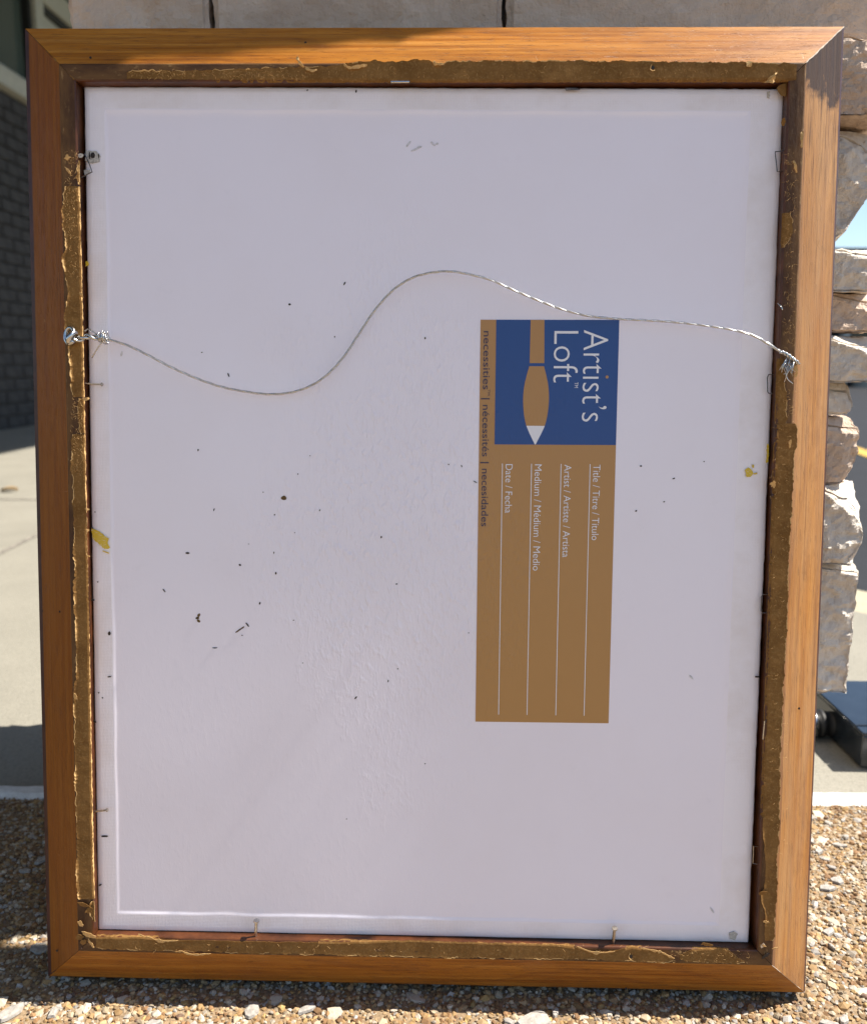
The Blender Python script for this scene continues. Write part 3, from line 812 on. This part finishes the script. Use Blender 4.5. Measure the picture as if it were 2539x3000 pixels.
# torn shreds: ragged little flaps standing off the strips
def shred(rail, pts, lift, seed):
    vs, fs = [], []
    P = [F(x, y, HW + .0005) for x, y in pts]
    P = smooth_path(P, .0012)
    for i, p in enumerate(P):
        t = (P[min(i + 1, len(P) - 1)] - P[max(i - 1, 0)]).normalized(); nn = Vector((-t.y, t.x, 0))
        wd = .0004 + .0026 * abs(n1(i * .8, seed)) * (1 - abs(2 * i / max(1, len(P) - 1) - 1)) ** .5 * (1 if 0 < i < len(P) - 1 else .3)
        z = lift * math.sin(math.pi * i / max(1, len(P) - 1)) + .0004 * n1(i * 1.1, seed + 2)
        vs += [p - nn * wd + Vector((0, 0, z)), p + nn * wd * .5 + Vector((0, 0, z + .0006 + .0008 * n1(i * .5, seed + 5)))]
    for i in range(len(P) - 1): fs.append((i * 2, i * 2 + 1, i * 2 + 3, i * 2 + 2))
    o = mesh('paper_shred', vs, fs, M['torn'], rails[rail])
    md = o.modifiers.new('t', 'SOLIDIFY'); md.thickness = .00015
    return o
for rail, pts, lf in (
    ('bottom', [(405, 2737), (440, 2742), (480, 2753), (522, 2754)], .0015), ('bottom', [(515, 2788), (535, 2784), (560, 2792), (618, 2793)], .001),
    ('bottom', [(1690, 2772), (1740, 2787), (1800, 2786)], .001), ('bottom', [(1875, 2776), (1930, 2783), (1975, 2808)], .0015),
    ('right', [(2225, 2768), (2232, 2760), (2238, 2772)], .003), ('right', [(2327, 1068), (2330, 1075)], .001), ('right', [(2326, 1062), (2332, 1090), (2329, 1105)], .001),
    ('right', [(2324, 470), (2328, 490), (2333, 505)], .001), ('right', [(2350, 385), (2347, 410), (2348, 432)], .0008),
    ('top', [(2188, 180), (2193, 190), (2199, 194)], .002), ('top', [(2272, 215), (2262, 228), (2246, 238)], .004), ('top', [(2240, 240), (2255, 246), (2262, 238)], .004),
    ('top', [(1008, 186), (1025, 199), (1075, 190)], .001), ('top', [(1272, 178), (1275, 189), (1300, 186)], .0012), ('top', [(895, 198), (915, 208), (928, 203)], .001),
    ('top', [(872, 165), (876, 180), (890, 196)], .0008), ('left', [(234, 860), (243, 862), (244, 872)], .002), ('left', [(242, 1168), (252, 1169), (262, 1165)], .001),
    ('left', [(250, 1490), (262, 1492)], .001), ('left', [(252, 1552), (262, 1552)], .001), ('left', [(254, 1622), (264, 1630)], .002)):
    shred(rail, pts, lf, len(pts) + int(pts[0][0]) * .13)
def flake(rail, px, py, ln, wd, ang, tilt, seed, mt='torn'):
    c = F(px, py, HW + .0006); ca, sa = math.cos(ang), math.sin(ang); k = 14; top = []
    for i in range(k):
        a = 2 * math.pi * i / k; rr = 1 + .55 * n1(i * 1.37, seed) + .25 * n1(i * 3.1, seed + 4)
        x, y = ln / 2 * math.cos(a) * rr, wd / 2 * math.sin(a) * rr
        top.append(c + Vector((x * ca - y * sa, x * sa + y * ca, tilt * (y + wd / 2) + .0004 * n1(i * .9, seed + 7))))
    vs = top + [c + Vector((0, 0, .0003 + tilt * wd / 2 * .6))]
    o = mesh('paper_shred', vs, [(i, (i + 1) % k, k) for i in range(k)], M[mt], rails[rail])
    md = o.modifiers.new('t', 'SOLIDIFY'); md.thickness = .00015
for a_ in (('bottom', 262, 2738, .0085, .0040, -.3, .5, 1), ('bottom', 268, 2765, .0060, .0022, -1.0, .5, 2), ('left', 248, 2652, .0085, .0030, -.25, .4, 3, 'kraft'), ('left', 262, 2668, .0045, .0030, .8, .3, 4, 'kraft'),
           ('left', 238, 2705, .0030, .0050, .2, .4, 5), ('left', 234, 2745, .0045, .0040, .5, .3, 6, 'kraft'), ('bottom', 246, 2758, .0040, .0030, .7, .4, 7, 'kraft'), ('right', 2234, 2616, .0050, .0026, .1, .5, 8, 'kraft'),
           ('right', 2242, 2700, .0038, .0022, -.2, .6, 9), ('right', 2268, 2778, .0036, .0016, .2, .6, 10), ('right', 2230, 2766, .0024, .0050, .3, .8, 11, 'filler'), ('right', 2242, 2800, .0050, .0020, .7, .3, 12, 'speck'),
           ('bottom', 2070, 2768, .0070, .0022, -.15, .3, 13, 'kraft'), ('top', 2258, 232, .0055, .0024, .6, .7, 14), ('right', 2293, 360, .0022, .0040, .1, .5, 15, 'kraft'), ('left', 199, 462, .0030, .0022, .5, .4, 16),
           ('left', 200, 500, .0050, .0012, -.9, .4, 17), ('right', 2312, 1300, .0016, .0050, .1, .3, 18), ('right', 2262, 1418, .0034, .0040, .2, .5, 19), ('left', 222, 2040, .0020, .0040, 0, .4, 20)):
    flake(*a_)
# fibre fuzz where the paper has been ripped off
def fuzz(rail, x0, x1, y0, y1, n, seed, ln=.0022):
    r = random.Random(seed); parts = []
    for _ in range(n):
        p = F(r.uniform(x0, x1), r.uniform(y0, y1), HW + .0002); a = r.uniform(0, 6.28)
        d = Vector((math.cos(a), math.sin(a), 0)) * ln * r.uniform(.4, 1)
        parts.append(tube([p, p + d * .5 + Vector((0, 0, r.uniform(.0002, .0007))), p + d + Vector((d.y * .4, -d.x * .4, r.uniform(0, .0004)))], .00006, 3))
    tag(mesh('paper_fibres', *join(parts), M['torn'], rails[rail]), kind='stuff')
fuzz('left', 188, 226, 445, 700, 130, 1); fuzz('left', 211, 247, 1165, 1390, 130, 2); fuzz('left', 205, 240, 700, 820, 30, 12)
fuzz('top', 380, 900, 206, 230, 150, 3); fuzz('top', 900, 2300, 200, 232, 60, 4); fuzz('right', 2296, 2330, 440, 1240, 170, 5)
fuzz('right', 2255, 2310, 1240, 2500, 110, 6); fuzz('bottom', 1960, 2200, 2780, 2820, 60, 7, .0016); fuzz('bottom', 300, 1900, 2765, 2790, 40, 8)

# nails, staples, screw eye
def nail(px0, px1, w0, w1, mt, r=.00055, name='nail'):
    a = F(*px0, w0); b = F(*px1, w1); d = (b - a).normalized()
    v1 = tube([a - d * .004, b], r, 10); v2 = tube([b - d * .0002, b + d * .0002, b + d * .0007], [r * 1.4, r * 2.1, r * 1.9], 10)
    return mesh(name, *join([v1, v2]), mt, frame, smooth=False)
nail((253, 1124), (297, 1126), .0122, .0135, M['steel'])
nail((272, 2379), (312, 2374), .0122, .0135, M['steel'])
nail((749, 2740), (751, 2700), .0125, .0150, M['metal'], .0009)
nail((1796, 2758), (1800, 2722), .0125, .0150, M['steel'], .0009)
def staple(pts, w_, mt=None, r=.00032, name='staple'):
    P = [F(*p, q_) for p, q_ in zip(pts, w_)]
    return mesh(name, *tube(smooth_path(P, .004) if len(P) > 9 else P, r, 7), mt or M['darksteel'], frame)
staple([(2298, 441), (2270, 444), (2271, 455), (2276, 502), (2296, 501)], [.0125, .0125, .0128, .0128, .0122])
staple([(2264, 1097), (2251, 1097), (2247, 1106), (2248, 1148), (2252, 1152), (2262, 1153)], [.0122] * 6)
staple([(2250, 1742), (2234, 1742), (2229, 1750), (2229, 1790), (2234, 1796), (2252, 1796)], [.0122] * 6)
staple([(2248, 2113), (2239, 2113), (2234, 2166), (2240, 2168)], [.015, .0165, .0165, .015], M['metal'])
staple([(2228, 2482), (2207, 2480), (2205, 2530), (2226, 2534)], [.0125] * 4, M['steel'])
staple([(1146, 244), (1146, 239), (1198, 239), (1198, 244)], [.011, .0166, .0166, .011], M['metal'], .0006)
staple([(1690, 258), (1655, 258), (1658, 263), (1698, 261)], [.0115, .0118, .0118, .0115])
staple([(238, 458), (248, 450), (262, 480), (270, 503), (236, 520)], [.012, .0135, .014, .013, .0125], M['darksteel'])
staple([(2212, 1983), (2224, 1983)], [.0100, .0115], M['speck'], .0005, 'nail')
# holes
def disc(par, px, py, w_, r, mt, name='nail_hole', sq=1.0, k=9, seed=0):
    c = F(px, py, w_)
    vs = [c + Vector((math.cos(2 * math.pi * i / k) * r * (1 + .25 * n1(i * 1.3, seed)), math.sin(2 * math.pi * i / k) * r * sq * (1 + .25 * n1(i * 1.7, seed + 2)), 0)) for i in range(k)]
    vs2 = [v + Vector((0, 0, .00012)) for v in vs]
    fs = [tuple(range(k, 2 * k))] + [(i, (i + 1) % k, k + (i + 1) % k, k + i) for i in range(k)]
    return mesh(name, vs + vs2, fs, mt, par)
for px, py, rl, w_ in ((895, 124, 'top', .0070), (265, 168, 'top', .0132), (2340, 2076, 'right', .0088), (1833, 2897, 'bottom', .0034), (167, 2786, 'left', .0062), (128, 1790, 'left', .0016), (176, 1792, 'left', .0105)):
    disc(rails[rl], px, py, w_ + .0004, .0007, M['speck'], seed=px)
for px, py, rl in ((1912, 197, 'top'), (1848, 2803, 'bottom')):
    disc(rails[rl], px, py, HW + .0006, .0009, M['speck'], 'screw_hole', 1.1, 11, px)
    c = F(px, py, HW + .0007)
    rp = [c + Vector((math.cos(a * .5) * .0015 * (1 + .3 * n1(a * .8, px)), math.sin(a * .5) * .0018, .0004 * n1(a, 2))) for a in range(4, 12)]
    mesh('paper_shred', *tube(rp, .00022, 5), M['torn'], rails[rl])
# stray bit of orange paper and dirt in the top right corner
o = disc(rails['right'], 2298, 262, .0135, .0042, M['kraft'], 'paper_shred', .85, 13, 4)
o = disc(rails['left'], 236, 455, .0150, .0016, M['residue'], 'adhesive_lump', .8, 11, 8)

# ================================================================== CANVAS PANEL
CW = .0090
CC = [(-.1972, .5367), (.1992, .5350), (.1962, .0364), (-.1988, .0363)]         # tl tr br bl
def cpt(s, t, w_=0.0):
    """s across 0..1, t up 0..1"""
    tl, tr, br, bl = (Vector(p) for p in CC)
    p = (bl.lerp(br, s)).lerp(tl.lerp(tr, s), t)
    return Vector((p.x, p.y, w_))
panel = empty('canvas_panel', FM.copy())
tag(panel, 'white canvas panel held inside the wooden frame, back side showing', 'canvas')
CWm, CHm = .3970, .5000
def axis(L, b0, b1, n):
    """positions with fine steps at both borders"""
    e = [0, .0006, .0014, .004, .008, b0 - .0016, b0 - .0011, b0 - .0006, b0, b0 + .0006, b0 + .0012, b0 + .0018, b0 + .003]
    f = [L - x for x in (0, .0006, .0014, .004, .008, b1 - .0016, b1 - .0011, b1 - .0006, b1, b1 + .0006, b1 + .0012, b1 + .0018, b1 + .003)][::-1]
    mid = list(np.linspace(b0 + .005, L - b1 - .005, n))
    return e + mid + f
BL_, BR_, BB_, BT_ = .0125, .0185, .0115, .0125      # width of the turned-over border: left, right, bottom, top
ax, ay = axis(CWm, BL_, BR_, 90), axis(CHm, BB_, BT_, 110)
def sm(x): x = max(0, min(1, x)); return x * x * (3 - 2 * x)
def panel_w(x, y):
    wob = .0007 * n1(x * 45, 3) + .0007 * n1(y * 45, 4)
    d = min(sm((x - BL_ - wob + .0004) / .0017), sm((CWm - BR_ - x + wob) / .0030), sm((y - BB_ - wob + .0004) / .0017), sm((CHm - BT_ - y + wob) / .0030))
    edge = min(x, CWm - x, y, CHm - y)
    z = CW + (.00042 + .00024 * noise.noise(Vector((x * 28, y * 28, 1.7)))) * (1 - d)
    if edge < .0014: z -= .0016 * (1 - edge / .0014) ** 1.6
    return z
vs, fs, mi = [], [], []
for y in ay:
    for x in ax:
        e = Vector((0, 0))
        ed = min(x, CWm - x, y, CHm - y)
        p = cpt(x / CWm, y / CHm, panel_w(x, y))
        if ed < .0006: p += Vector((.0003 * n1(y * 300, 5), .0003 * n1(x * 300, 6), 0))
        vs.append(p)
nxx = len(ax)
for j in range(len(ay) - 1):
    for i in range(nxx - 1):
        fs.append((j * nxx + i, j * nxx + i + 1, (j + 1) * nxx + i + 1, (j + 1) * nxx + i))
        xm, ym = (ax[i] + ax[i + 1]) / 2, (ay[j] + ay[j + 1]) / 2
        mi.append(0 if BL_ - .0006 < xm < CWm - BR_ and BB_ - .0006 < ym < CHm - BT_ else 1)
# sides and face
n0 = len(vs); ring = [i for i in range(nxx)] + [j * nxx + nxx - 1 for j in range(1, len(ay))] + [(len(ay) - 1) * nxx + i for i in range(nxx - 2, -1, -1)] + [j * nxx for j in range(len(ay) - 2, 0, -1)]
for i in ring: vs.append(Vector((vs[i].x, vs[i].y, .0045)))
for k in range(len(ring)):
    k2 = (k + 1) % len(ring); fs.append((ring[k2], ring[k], n0 + k, n0 + k2)); mi.append(1)
fs.append(tuple(range(n0 + len(ring) - 1, n0 - 1, -1))); mi.append(1)
mesh('backing', vs, fs, [M['paper'], M['canvas']], panel, mi, True)

# ---- printed label
LO = Vector((.0305, .4061)); LXv = Vector((-.0002, -.2360)); LYv = Vector((.0794, .0002))
def lab(s, t, w_):
    ey = LYv * (1 - .008 * s)
    p = LO + LXv * s + ey * t
    return Vector((p.x, p.y, w_))
def lpoly(name, pts, lift, mt, par):
    th = .00008
    k = len(pts)
    vs = [lab(s, t, CW + lift) for s, t in pts] + [lab(s, t, CW + lift - th) for s, t in pts]
    fs = [tuple(range(k)), tuple(range(2 * k - 1, k - 1, -1))] + [(i, k + i, k + (i + 1) % k, (i + 1) % k) for i in range(k)]
    return mesh(name, vs, fs, mt, par)
label = lpoly('printed_label', [(0, 0), (1, 0), (1, 1), (0, 1)], .00016, M['gold'], panel)
label['label'] = 'printed gold and blue artist label with title and date lines'
lpoly('blue_square', [(0, .114), (.303, .114), (.303, 1), (0, 1)], .00026, M['blue'], label)
lpoly('brush_handle', [(0, .362), (.1045, .360), (.1045, .466), (0, .461)], .00036, M['gold'], label)
body = []
def bw_(s, sg):
    k = (s - .112) / (.3025 - .112)
    ctr = .411
    tab = [(0, .053), (.10, .069), (.22, .085), (.33, .0925), (.42, .0943), (.52, .0920), (.62, .0855), (.70, .0772), (.765, .0665), (.85, .0455), (.93, .0230), (1, .003)]
    return ctr + sg * interp(tab, k)
ss = list(np.linspace(.112, .257, 16))
lpoly('brush_body', [(s, bw_(s, -1)) for s in ss] + [(s, bw_(s, 1)) for s in ss[::-1]], .00036, M['gold'], label)
ss = list(np.linspace(.257, .3025, 8))
lpoly('brush_tip', [(s, bw_(s, -1)) for s in ss] + [(s, bw_(s, 1)) for s in ss[::-1]], .00036, M['white'], label)
for t in (.815, .603, .387, .1735):
    lpoly('ruled_line', [(.350, t - .0026), (.981, t - .0026), (.981, t + .0026), (.350, t + .0026)], .00026, M['white'], label)

def text_mesh(body_, off=0.0):
    cu = bpy.data.curves.new('t', 'FONT'); cu.body = body_; cu.size = 1.0; cu.offset = off; cu.resolution_u = 4
    o = bpy.data.objects.new('t', cu); COL.objects.link(o)
    dg = bpy.context.evaluated_depsgraph_get(); dg.update()
    me = bpy.data.meshes.new_from_object(o.evaluated_get(dg))
    co = [v.co.copy() for v in me.vertices]; fs = [tuple(p.vertices) for p in me.polygons]
    bpy.data.objects.remove(o); bpy.data.curves.remove(cu); bpy.data.meshes.remove(me)
    return co, fs
CAP = max(v.y for v in text_mesh('H')[0])
def lettering(body_, s0, s1, base, cap, mt, off=0.0, lift=.00036, name='lettering'):
    co, fs = text_mesh(body_, off)
    xa, xb = min(v.x for v in co), max(v.x for v in co)
    vs = [lab(s0 + (v.x - xa) / (xb - xa) * (s1 - s0), base + v.y / CAP * cap, CW + lift) for v in co]
    vt = mesh(name, vs, fs, mt, label)
    return vt
lettering("Art\u0131st\u2019s", .0244, .2460, .745, .180, M['white'], -.012, .00040)
lettering('Loft', .0270, .1510, .532, .178, M['white'], -.012, .00040)
lettering('TM', .1505, .1640, .688, .026, M['white'], 0.0, .00040)
lpoly('letter_dot', [(.1375 + .0038 * math.cos(a * .524), .922 + .0112 * math.sin(a * .524)) for a in range(12)], .00038, M['gold'], label)
lettering('necessities', .0275, .1690, .0240, .0500, M['purple'], .004)
lettering('TM', .1690, .1835, .0600, .0150, M['purple'], 0.0)
for s_ in (.1915, .3480): lpoly('lettering', [(s_ - .0016, .010), (s_ + .0016, .010), (s_ + .0016, .074), (s_ - .0016, .074)], .00030, M['purple'], label)
lettering('n\u00e9cessit\u00e9s', .2065, .3330, .0240, .0500, M['purple'], .004)
lettering('necesidades', .3630, .5060, .0240, .0500, M['purple'], .004)
for body_, s1, t in (('Title / Titre / T\u00edtulo', .538, .815), ('Artist / Artiste / Artista', .581, .603), ('Medium / M\u00e9dium / Medio', .615, .387), ('Date / Fecha', .472, .1735)):
    lettering(body_, .3515, s1, t + .0240, .0510, M['white'], -.004, .00030)

# ---- specks, smudges and paint on the panel
def speck(px, py, ln, wd, ang, mt, name='speck', seed=0, k=8, lift=.00025, w_=None):
    base = CW if w_ is None else w_
    c = F(px, py, base + lift); ca, sa = math.cos(ang), math.sin(ang); top, bot = [], []
    for i in range(k):
        a = 2 * math.pi * i / k; rr = 1 + .3 * n1(i * 1.9, seed + .5)
        x, y = ln / 2 * math.cos(a) * rr, wd / 2 * math.sin(a) * rr
        top.append(c + Vector((x * ca - y * sa, x * sa + y * ca, .00005))); bot.append(c + Vector(((x * ca - y * sa) * 1.08, (x * sa + y * ca) * 1.08, -.0002)))
    return mesh(name, top + bot, [tuple(range(k))] + [(i, k + i, k + (i + 1) % k, (i + 1) % k) for i in range(k)], mt, panel)
A_ = [(157, 232, 1.3, .7, 1.4), (530, 474, 1, .4, 0), (248, 575, 1.7, .6, 1.2), (596, 604, 1, .7, 1), (855, 578, 1.2, .6, 1), (800, 265, .6, .5, 0), (1595, 315, .7, .7, 0), (1670, 325, 1.4, .5, 2.0), (1748, 415, 2.6, .5, -.5),
      (96, 824, 2.4, 1.1, 0), (397, 893, 1.5, 1.1, -.4), (603, 940, 1.5, .9, 1.6), (592, 822, 1.4, .5, 1.5), (1208, 732, 1.3, .9, 1.5), (1296, 1002, 1.1, .7, .5), (511, 1113, 1.7, .9, 1.2), (440, 1236, 3.2, .8, -.9), (410, 1297, .8, .6, 0),
      (252, 1369, 3.0, .7, 0), (1062, 1656, 2.4, .8, .9), (1248, 1560, 1.5, .6, 1.4), (705, 1210, .8, .5, 0), (712, 707, .6, .5, 0), (1710, 1283, .7, .5, 0), (730, 370, .7, .7, 0), (447, 772, .7, .3, 0), (758, 1456, .6, .5, 0)]
for i, (x, y, l, wd, an_) in enumerate(A_): speck(500 + .5102 * x, 1200 + .5102 * y, l * .001, wd * .001, an_, M['speck'], seed=i)
B_ = [(848, 891, 1.4, 1.2, 0), (1009, 830, 2.2, .8, 1.1), (980, 986, .9, .6, 1.5), (1245, 990, 1.4, .8, 1.6), (669, 1098, 2.6, .7, -1.2), (1043, 308, 1.0, .9, 0), (1100, 304, .7, .6, 0), (1273, 297, 1.6, .8, -.9), (1567, 297, 1.4, 1.0, 0), (787, 318, 1.2, .9, 1.2),
      (1877, 1365, 1.3, 1.0, 0), (1973, 1402, 1.6, .8, .4), (1945, 1470, 1.2, .6, .2), (1863, 1497, 1.2, .9, .6), (2062, 1352, .7, .6, 0), (2222, 1187, 1.0, .5, 0), (2212, 1232, 1.6, .8, .6), (2195, 1683, .9, .8, .4), (591, 1032, 1.0, .5, .3),
      (480, 1730, 2.6, .6, -.9), (1165, 1960, .8, .6, 0), (1015, 2400, .7, .5, 0), (1245, 2238, .7, .6, 0), (985, 2688, .7, .7, 0)]
for i, (x, y, l, wd, an_) in enumerate(B_): speck(x, y, l * .001, wd * .001, an_, M['speck'], seed=40 + i)
for i, (x, y, l, wd, an_) in enumerate([(320, 1856, 2.4, 1.7, 1.4), (271, 1758, 2.0, 1.4, 0), (278, 1500, .7, .6, 0), (320, 1983, 2.2, .9, .1), (277, 2114, 2.4, 1.1, -.5), (306, 2451, 4.2, 1.1, 0), (293, 2594, 1.9, 1.0, .4), (286, 1705, .8, .7, 0), (300, 2045, .9, .8, 0), (289, 2030, .8, .7, 0), (1043, 266, 1.5, .9, 1.5), (900, 263, 1.0, .5, 1), (269, 1547, 1.5, 1.1, 0)]):
    speck(x, y, l * .001, wd * .001, an_, M['speck'], seed=80 + i, w_=CW + .00078)
speck(831, 1459, .0032, .0026, 0, M['speckbrown'], seed=3, k=9)
for k, (x, y) in enumerate(((582, 1803), (578, 1811), (581, 1819))): speck(x, y, .0022, .0015, 1.2 - k * .9, M['speckbrown'], seed=5 + k)
for k, (x, y) in enumerate(((702, 1845), (710, 1840), (695, 1850))): speck(x, y, .0028, .0008, .6, M['speckbrown'], seed=9 + k)
for k, (x, y, l, an_) in enumerate(((1196, 421, .0040, .9), (1215, 437, .0050, .4), (1268, 420, .0036, -.8), (1280, 420, .0018, .3), (1228, 430, .0032, .3), (356, 1035, .0030, 1.3), (2025, 1985, .0034, -.8), (2086, 2668, .0040, -1.0))):
    speck(x, y, l, .0012, an_, M['grey'], 'smudge', 20 + k)
def smear(pts, seed, lift=.0003, w_=None, mt=None, name='paint_smear'):
    base = CW if w_ is None else w_
    P = []
    for i, (x, y) in enumerate(pts):
        a = F(x, y, base + lift); b = F(*pts[(i + 1) % len(pts)], base + lift)
        k = max(2, int((b - a).length / .0008))
        for j in range(k):
            p = a.lerp(b, j / k); P.append(p + Vector((.0005 * n1(i * 5 + j * .9, seed), .0004 * n1(i * 5 + j * 1.1, seed + 3), 0)))
    k = len(P); bot = [p + Vector((0, 0, -.0004)) for p in P]
    return mesh(name, P + bot, [tuple(range(k))] + [(i, k + i, k + (i + 1) % k, (i + 1) % k) for i in range(k)], mt or M['yellow'], panel)
smear([(267, 1548), (288, 1556), (306, 1570), (318, 1578), (314, 1592), (322, 1606), (306, 1609), (288, 1592), (272, 1578)], 1, .0003, CW + .00078)
smear([(300, 1612), (318, 1619), (318, 1622), (302, 1616)], 2, .0003, CW + .00078)
smear([(250, 765), (258, 764), (260, 776), (251, 780)], 3, .0003, CW + .00078)
smear([(2182, 1375), (2192, 1369), (2202, 1376), (2206, 1388), (2198, 1398), (2186, 1397), (2184, 1388)], 4, .0003, CW + .00078)
smear([(2203, 1362), (2208, 1360), (2209, 1370), (2204, 1371)], 5, .0003, CW + .00078); smear([(2208, 1386), (2218, 1384), (2218, 1388), (2209, 1391)], 6, .0003, CW + .00078)
smear([(2247, 1300), (2252, 1300), (2249, 1352), (2244, 1356)], 7, .0002, CW + .00070)
smear([(2135, 2735), (2150, 2729), (2160, 2738), (2152, 2756), (2138, 2752)], 8, .0003, CW + .00070, M['residue'], 'adhesive_residue')
smear([(252, 440), (282, 441), (294, 458), (290, 474), (268, 478), (250, 470)], 9, .0003, CW + .00070, M['residue'], 'adhesive_residue')
speck(271, 454, .0026, .0034, .1, M['speck'], 'speck', 71, 7, .0006, CW + .0007); speck(262, 455, .0006, .0044, 0, M['speck'], 'speck', 72, 6, .0006, CW + .0007); speck(289, 456, .0007, .0030, 0, M['speck'], 'speck', 73, 6, .0004, CW + .0007)
smear([(246, 498), (264, 496), (262, 508), (248, 512)], 10, .0003, CW + .00070, M['residue'], 'adhesive_residue')
smear([(2246, 268), (2256, 266), (2252, 288), (2246, 284)], 12, .0003, CW + .0007, M['residue'], 'adhesive_residue')

# ================================================================== HANGING WIRE
wire = empty('hanging_wire', FM.copy())
tag(wire, 'twisted galvanised hanging wire strung slack across the back of the canvas', 'wire')
K = 1.4393
WP = [(200, 689, 20), (212, 690, 20), (225, 692, 19.5), (260, 703, 19), (300, 722, 18.5), (350, 748, 18), (400, 770, 17), (450, 787, 16), (500, 797, 15), (545, 802, 14.5), (590, 799, 14.5), (630, 786, 14.5), (665, 763, 14.5), (700, 725, 14.5), (735, 672, 14.5), (765, 628, 15), (800, 590, 15.5),
      (835, 567, 16), (870, 556, 16.5), (910, 552, 17), (950, 557, 17), (1000, 570, 17), (1050, 592, 16.5), (1100, 613, 16), (1150, 631, 15.5), (1200, 643, 15.5), (1260, 649, 16), (1320, 652, 16.5), (1380, 656, 17), (1440, 663, 17.5), (1490, 671, 18), (1530, 682, 18.5), (1560, 698, 18.5), (1590, 717, 18.3), (1627, 741, 18.0)]
path = smooth_path([F(x * K, y * K, z_ * .001) for x, y, z_ in WP], .0009)
def strands(path, ns, off, rad, pitch, name, par, mt, n=7):
    up = Vector((0, 0, 1)); L = 0
    tr = [[] for _ in range(ns)]
    for i, p in enumerate(path):
        t = (path[min(i + 1, len(path) - 1)] - path[max(i - 1, 0)]).normalized()
        a = (up - t * up.dot(t)).normalized(); b = t.cross(a)
        if i: L += (p - path[i - 1]).length
        for k in range(ns):
            q_ = 2 * math.pi * (L / pitch + k / ns); tr[k].append(p + a * (off * math.cos(q_)) + b * (off * math.sin(q_)))
    for k in range(ns): mesh(name, *tube(tr[k], rad, n), mt, par, smooth=True)
strands(path, 3, .00034, .00038, .0220, 'strand', wire, M['metal'])
# doubled twist between screw eye and knot
tw = smooth_path([F(x, y, z_) for x, y, z_ in ((216, 992, .0210), (235, 993, .0205), (255, 985, .0205), (275, 988, .0205), (300, 988, .0200))], .0006)
strands(tw, 2, .0010, .00085, .0105, 'strand', wire, M['metal'], 8)
# knot: wraps of thin wire round the twist
kp = []
for i in range(90):
    a = i * .42; s_ = i / 90
    c = F(292 + 22 * s_, 986 + 3 * s_, .0200)
    rr = .0017 + .0008 * math.sin(i * .31) + .0008 * s_
    kp.append(c + Vector((.0006 * math.sin(i * 1.7), rr * math.cos(a) * 1.25, rr * math.sin(a))))
mesh('knot', *tube(kp, .00034, 6), M['metal'], wire, smooth=True)
for pts in ([(300, 1000, .0195), (285, 1022, .0185), (270, 1048, .0150)], [(292, 985, .0205), (268, 968, .0190), (256, 964, .0170), (247, 972, .0165)], [(303, 980, .0215), (304, 972, .0225), (310, 978, .0215)], [(306, 990, .0215), (316, 995, .0210)]):
    mesh('wire_end', *tube(smooth_path([F(*p) for p in pts], .0012), .00036, 6), M['metal'], wire, smooth=True)
# frayed end on the right
fr = random.Random(3)
for k in range(20):
    x0, y0 = fr.uniform(2300, 2330), fr.uniform(1040, 1060)
    x1, y1 = x0 - fr.uniform(0, 16), y0 + fr.uniform(14, 34); x2, y2 = x1 - fr.uniform(-14, 14), y1 + fr.uniform(5, 30)
    mesh('frayed_strand', *tube(smooth_path([F(x0, y0, .0185), F(x1, y1, .0185 + fr.uniform(0, .004)), F(x2, y2, .0178 + fr.uniform(0, .003))], .001), .00022, 5), M['metal'], wire, smooth=True)
strands(smooth_path([F(2285, 1030, .0190), F(2300, 1036, .0195), F(2318, 1050, .0195), F(2335, 1062, .0188)], .0008), 3, .0008, .0005, .006, 'strand', wire, M['metal'])
for pts in ([(2300, 1086, .0185), (2306, 1110, .0190), (2322, 1124, .0180)], [(2277, 888, .0145), (2287, 897, .0165), (2292, 908, .0172)]):
    mesh('wire_end', *tube(smooth_path([F(*p) for p in pts], .001), .0003, 6), M['metal'], wire, smooth=True)
# screw eye in the left ledge (part of the frame)
c = F(212, 990, .0195)
ey = [c + Vector((.0016 * math.cos(a), .0034 * math.cos(a) * .9, .0036 * math.sin(a))) for a in np.linspace(-1.3, 4.6, 28)]
mesh('screw_eye', *tube(ey + [], .0015, 10), M['metal'], frame, smooth=True)
lp2 = [c + Vector((-.0010 + .0030 * math.cos(a), .0012 + .0046 * math.sin(a), .0010 + .0012 * math.cos(a + .6))) for a in np.linspace(.4, 5.6, 26)]
mesh('wire_loop', *tube(lp2, .0011, 8), M['metal'], wire, smooth=True)
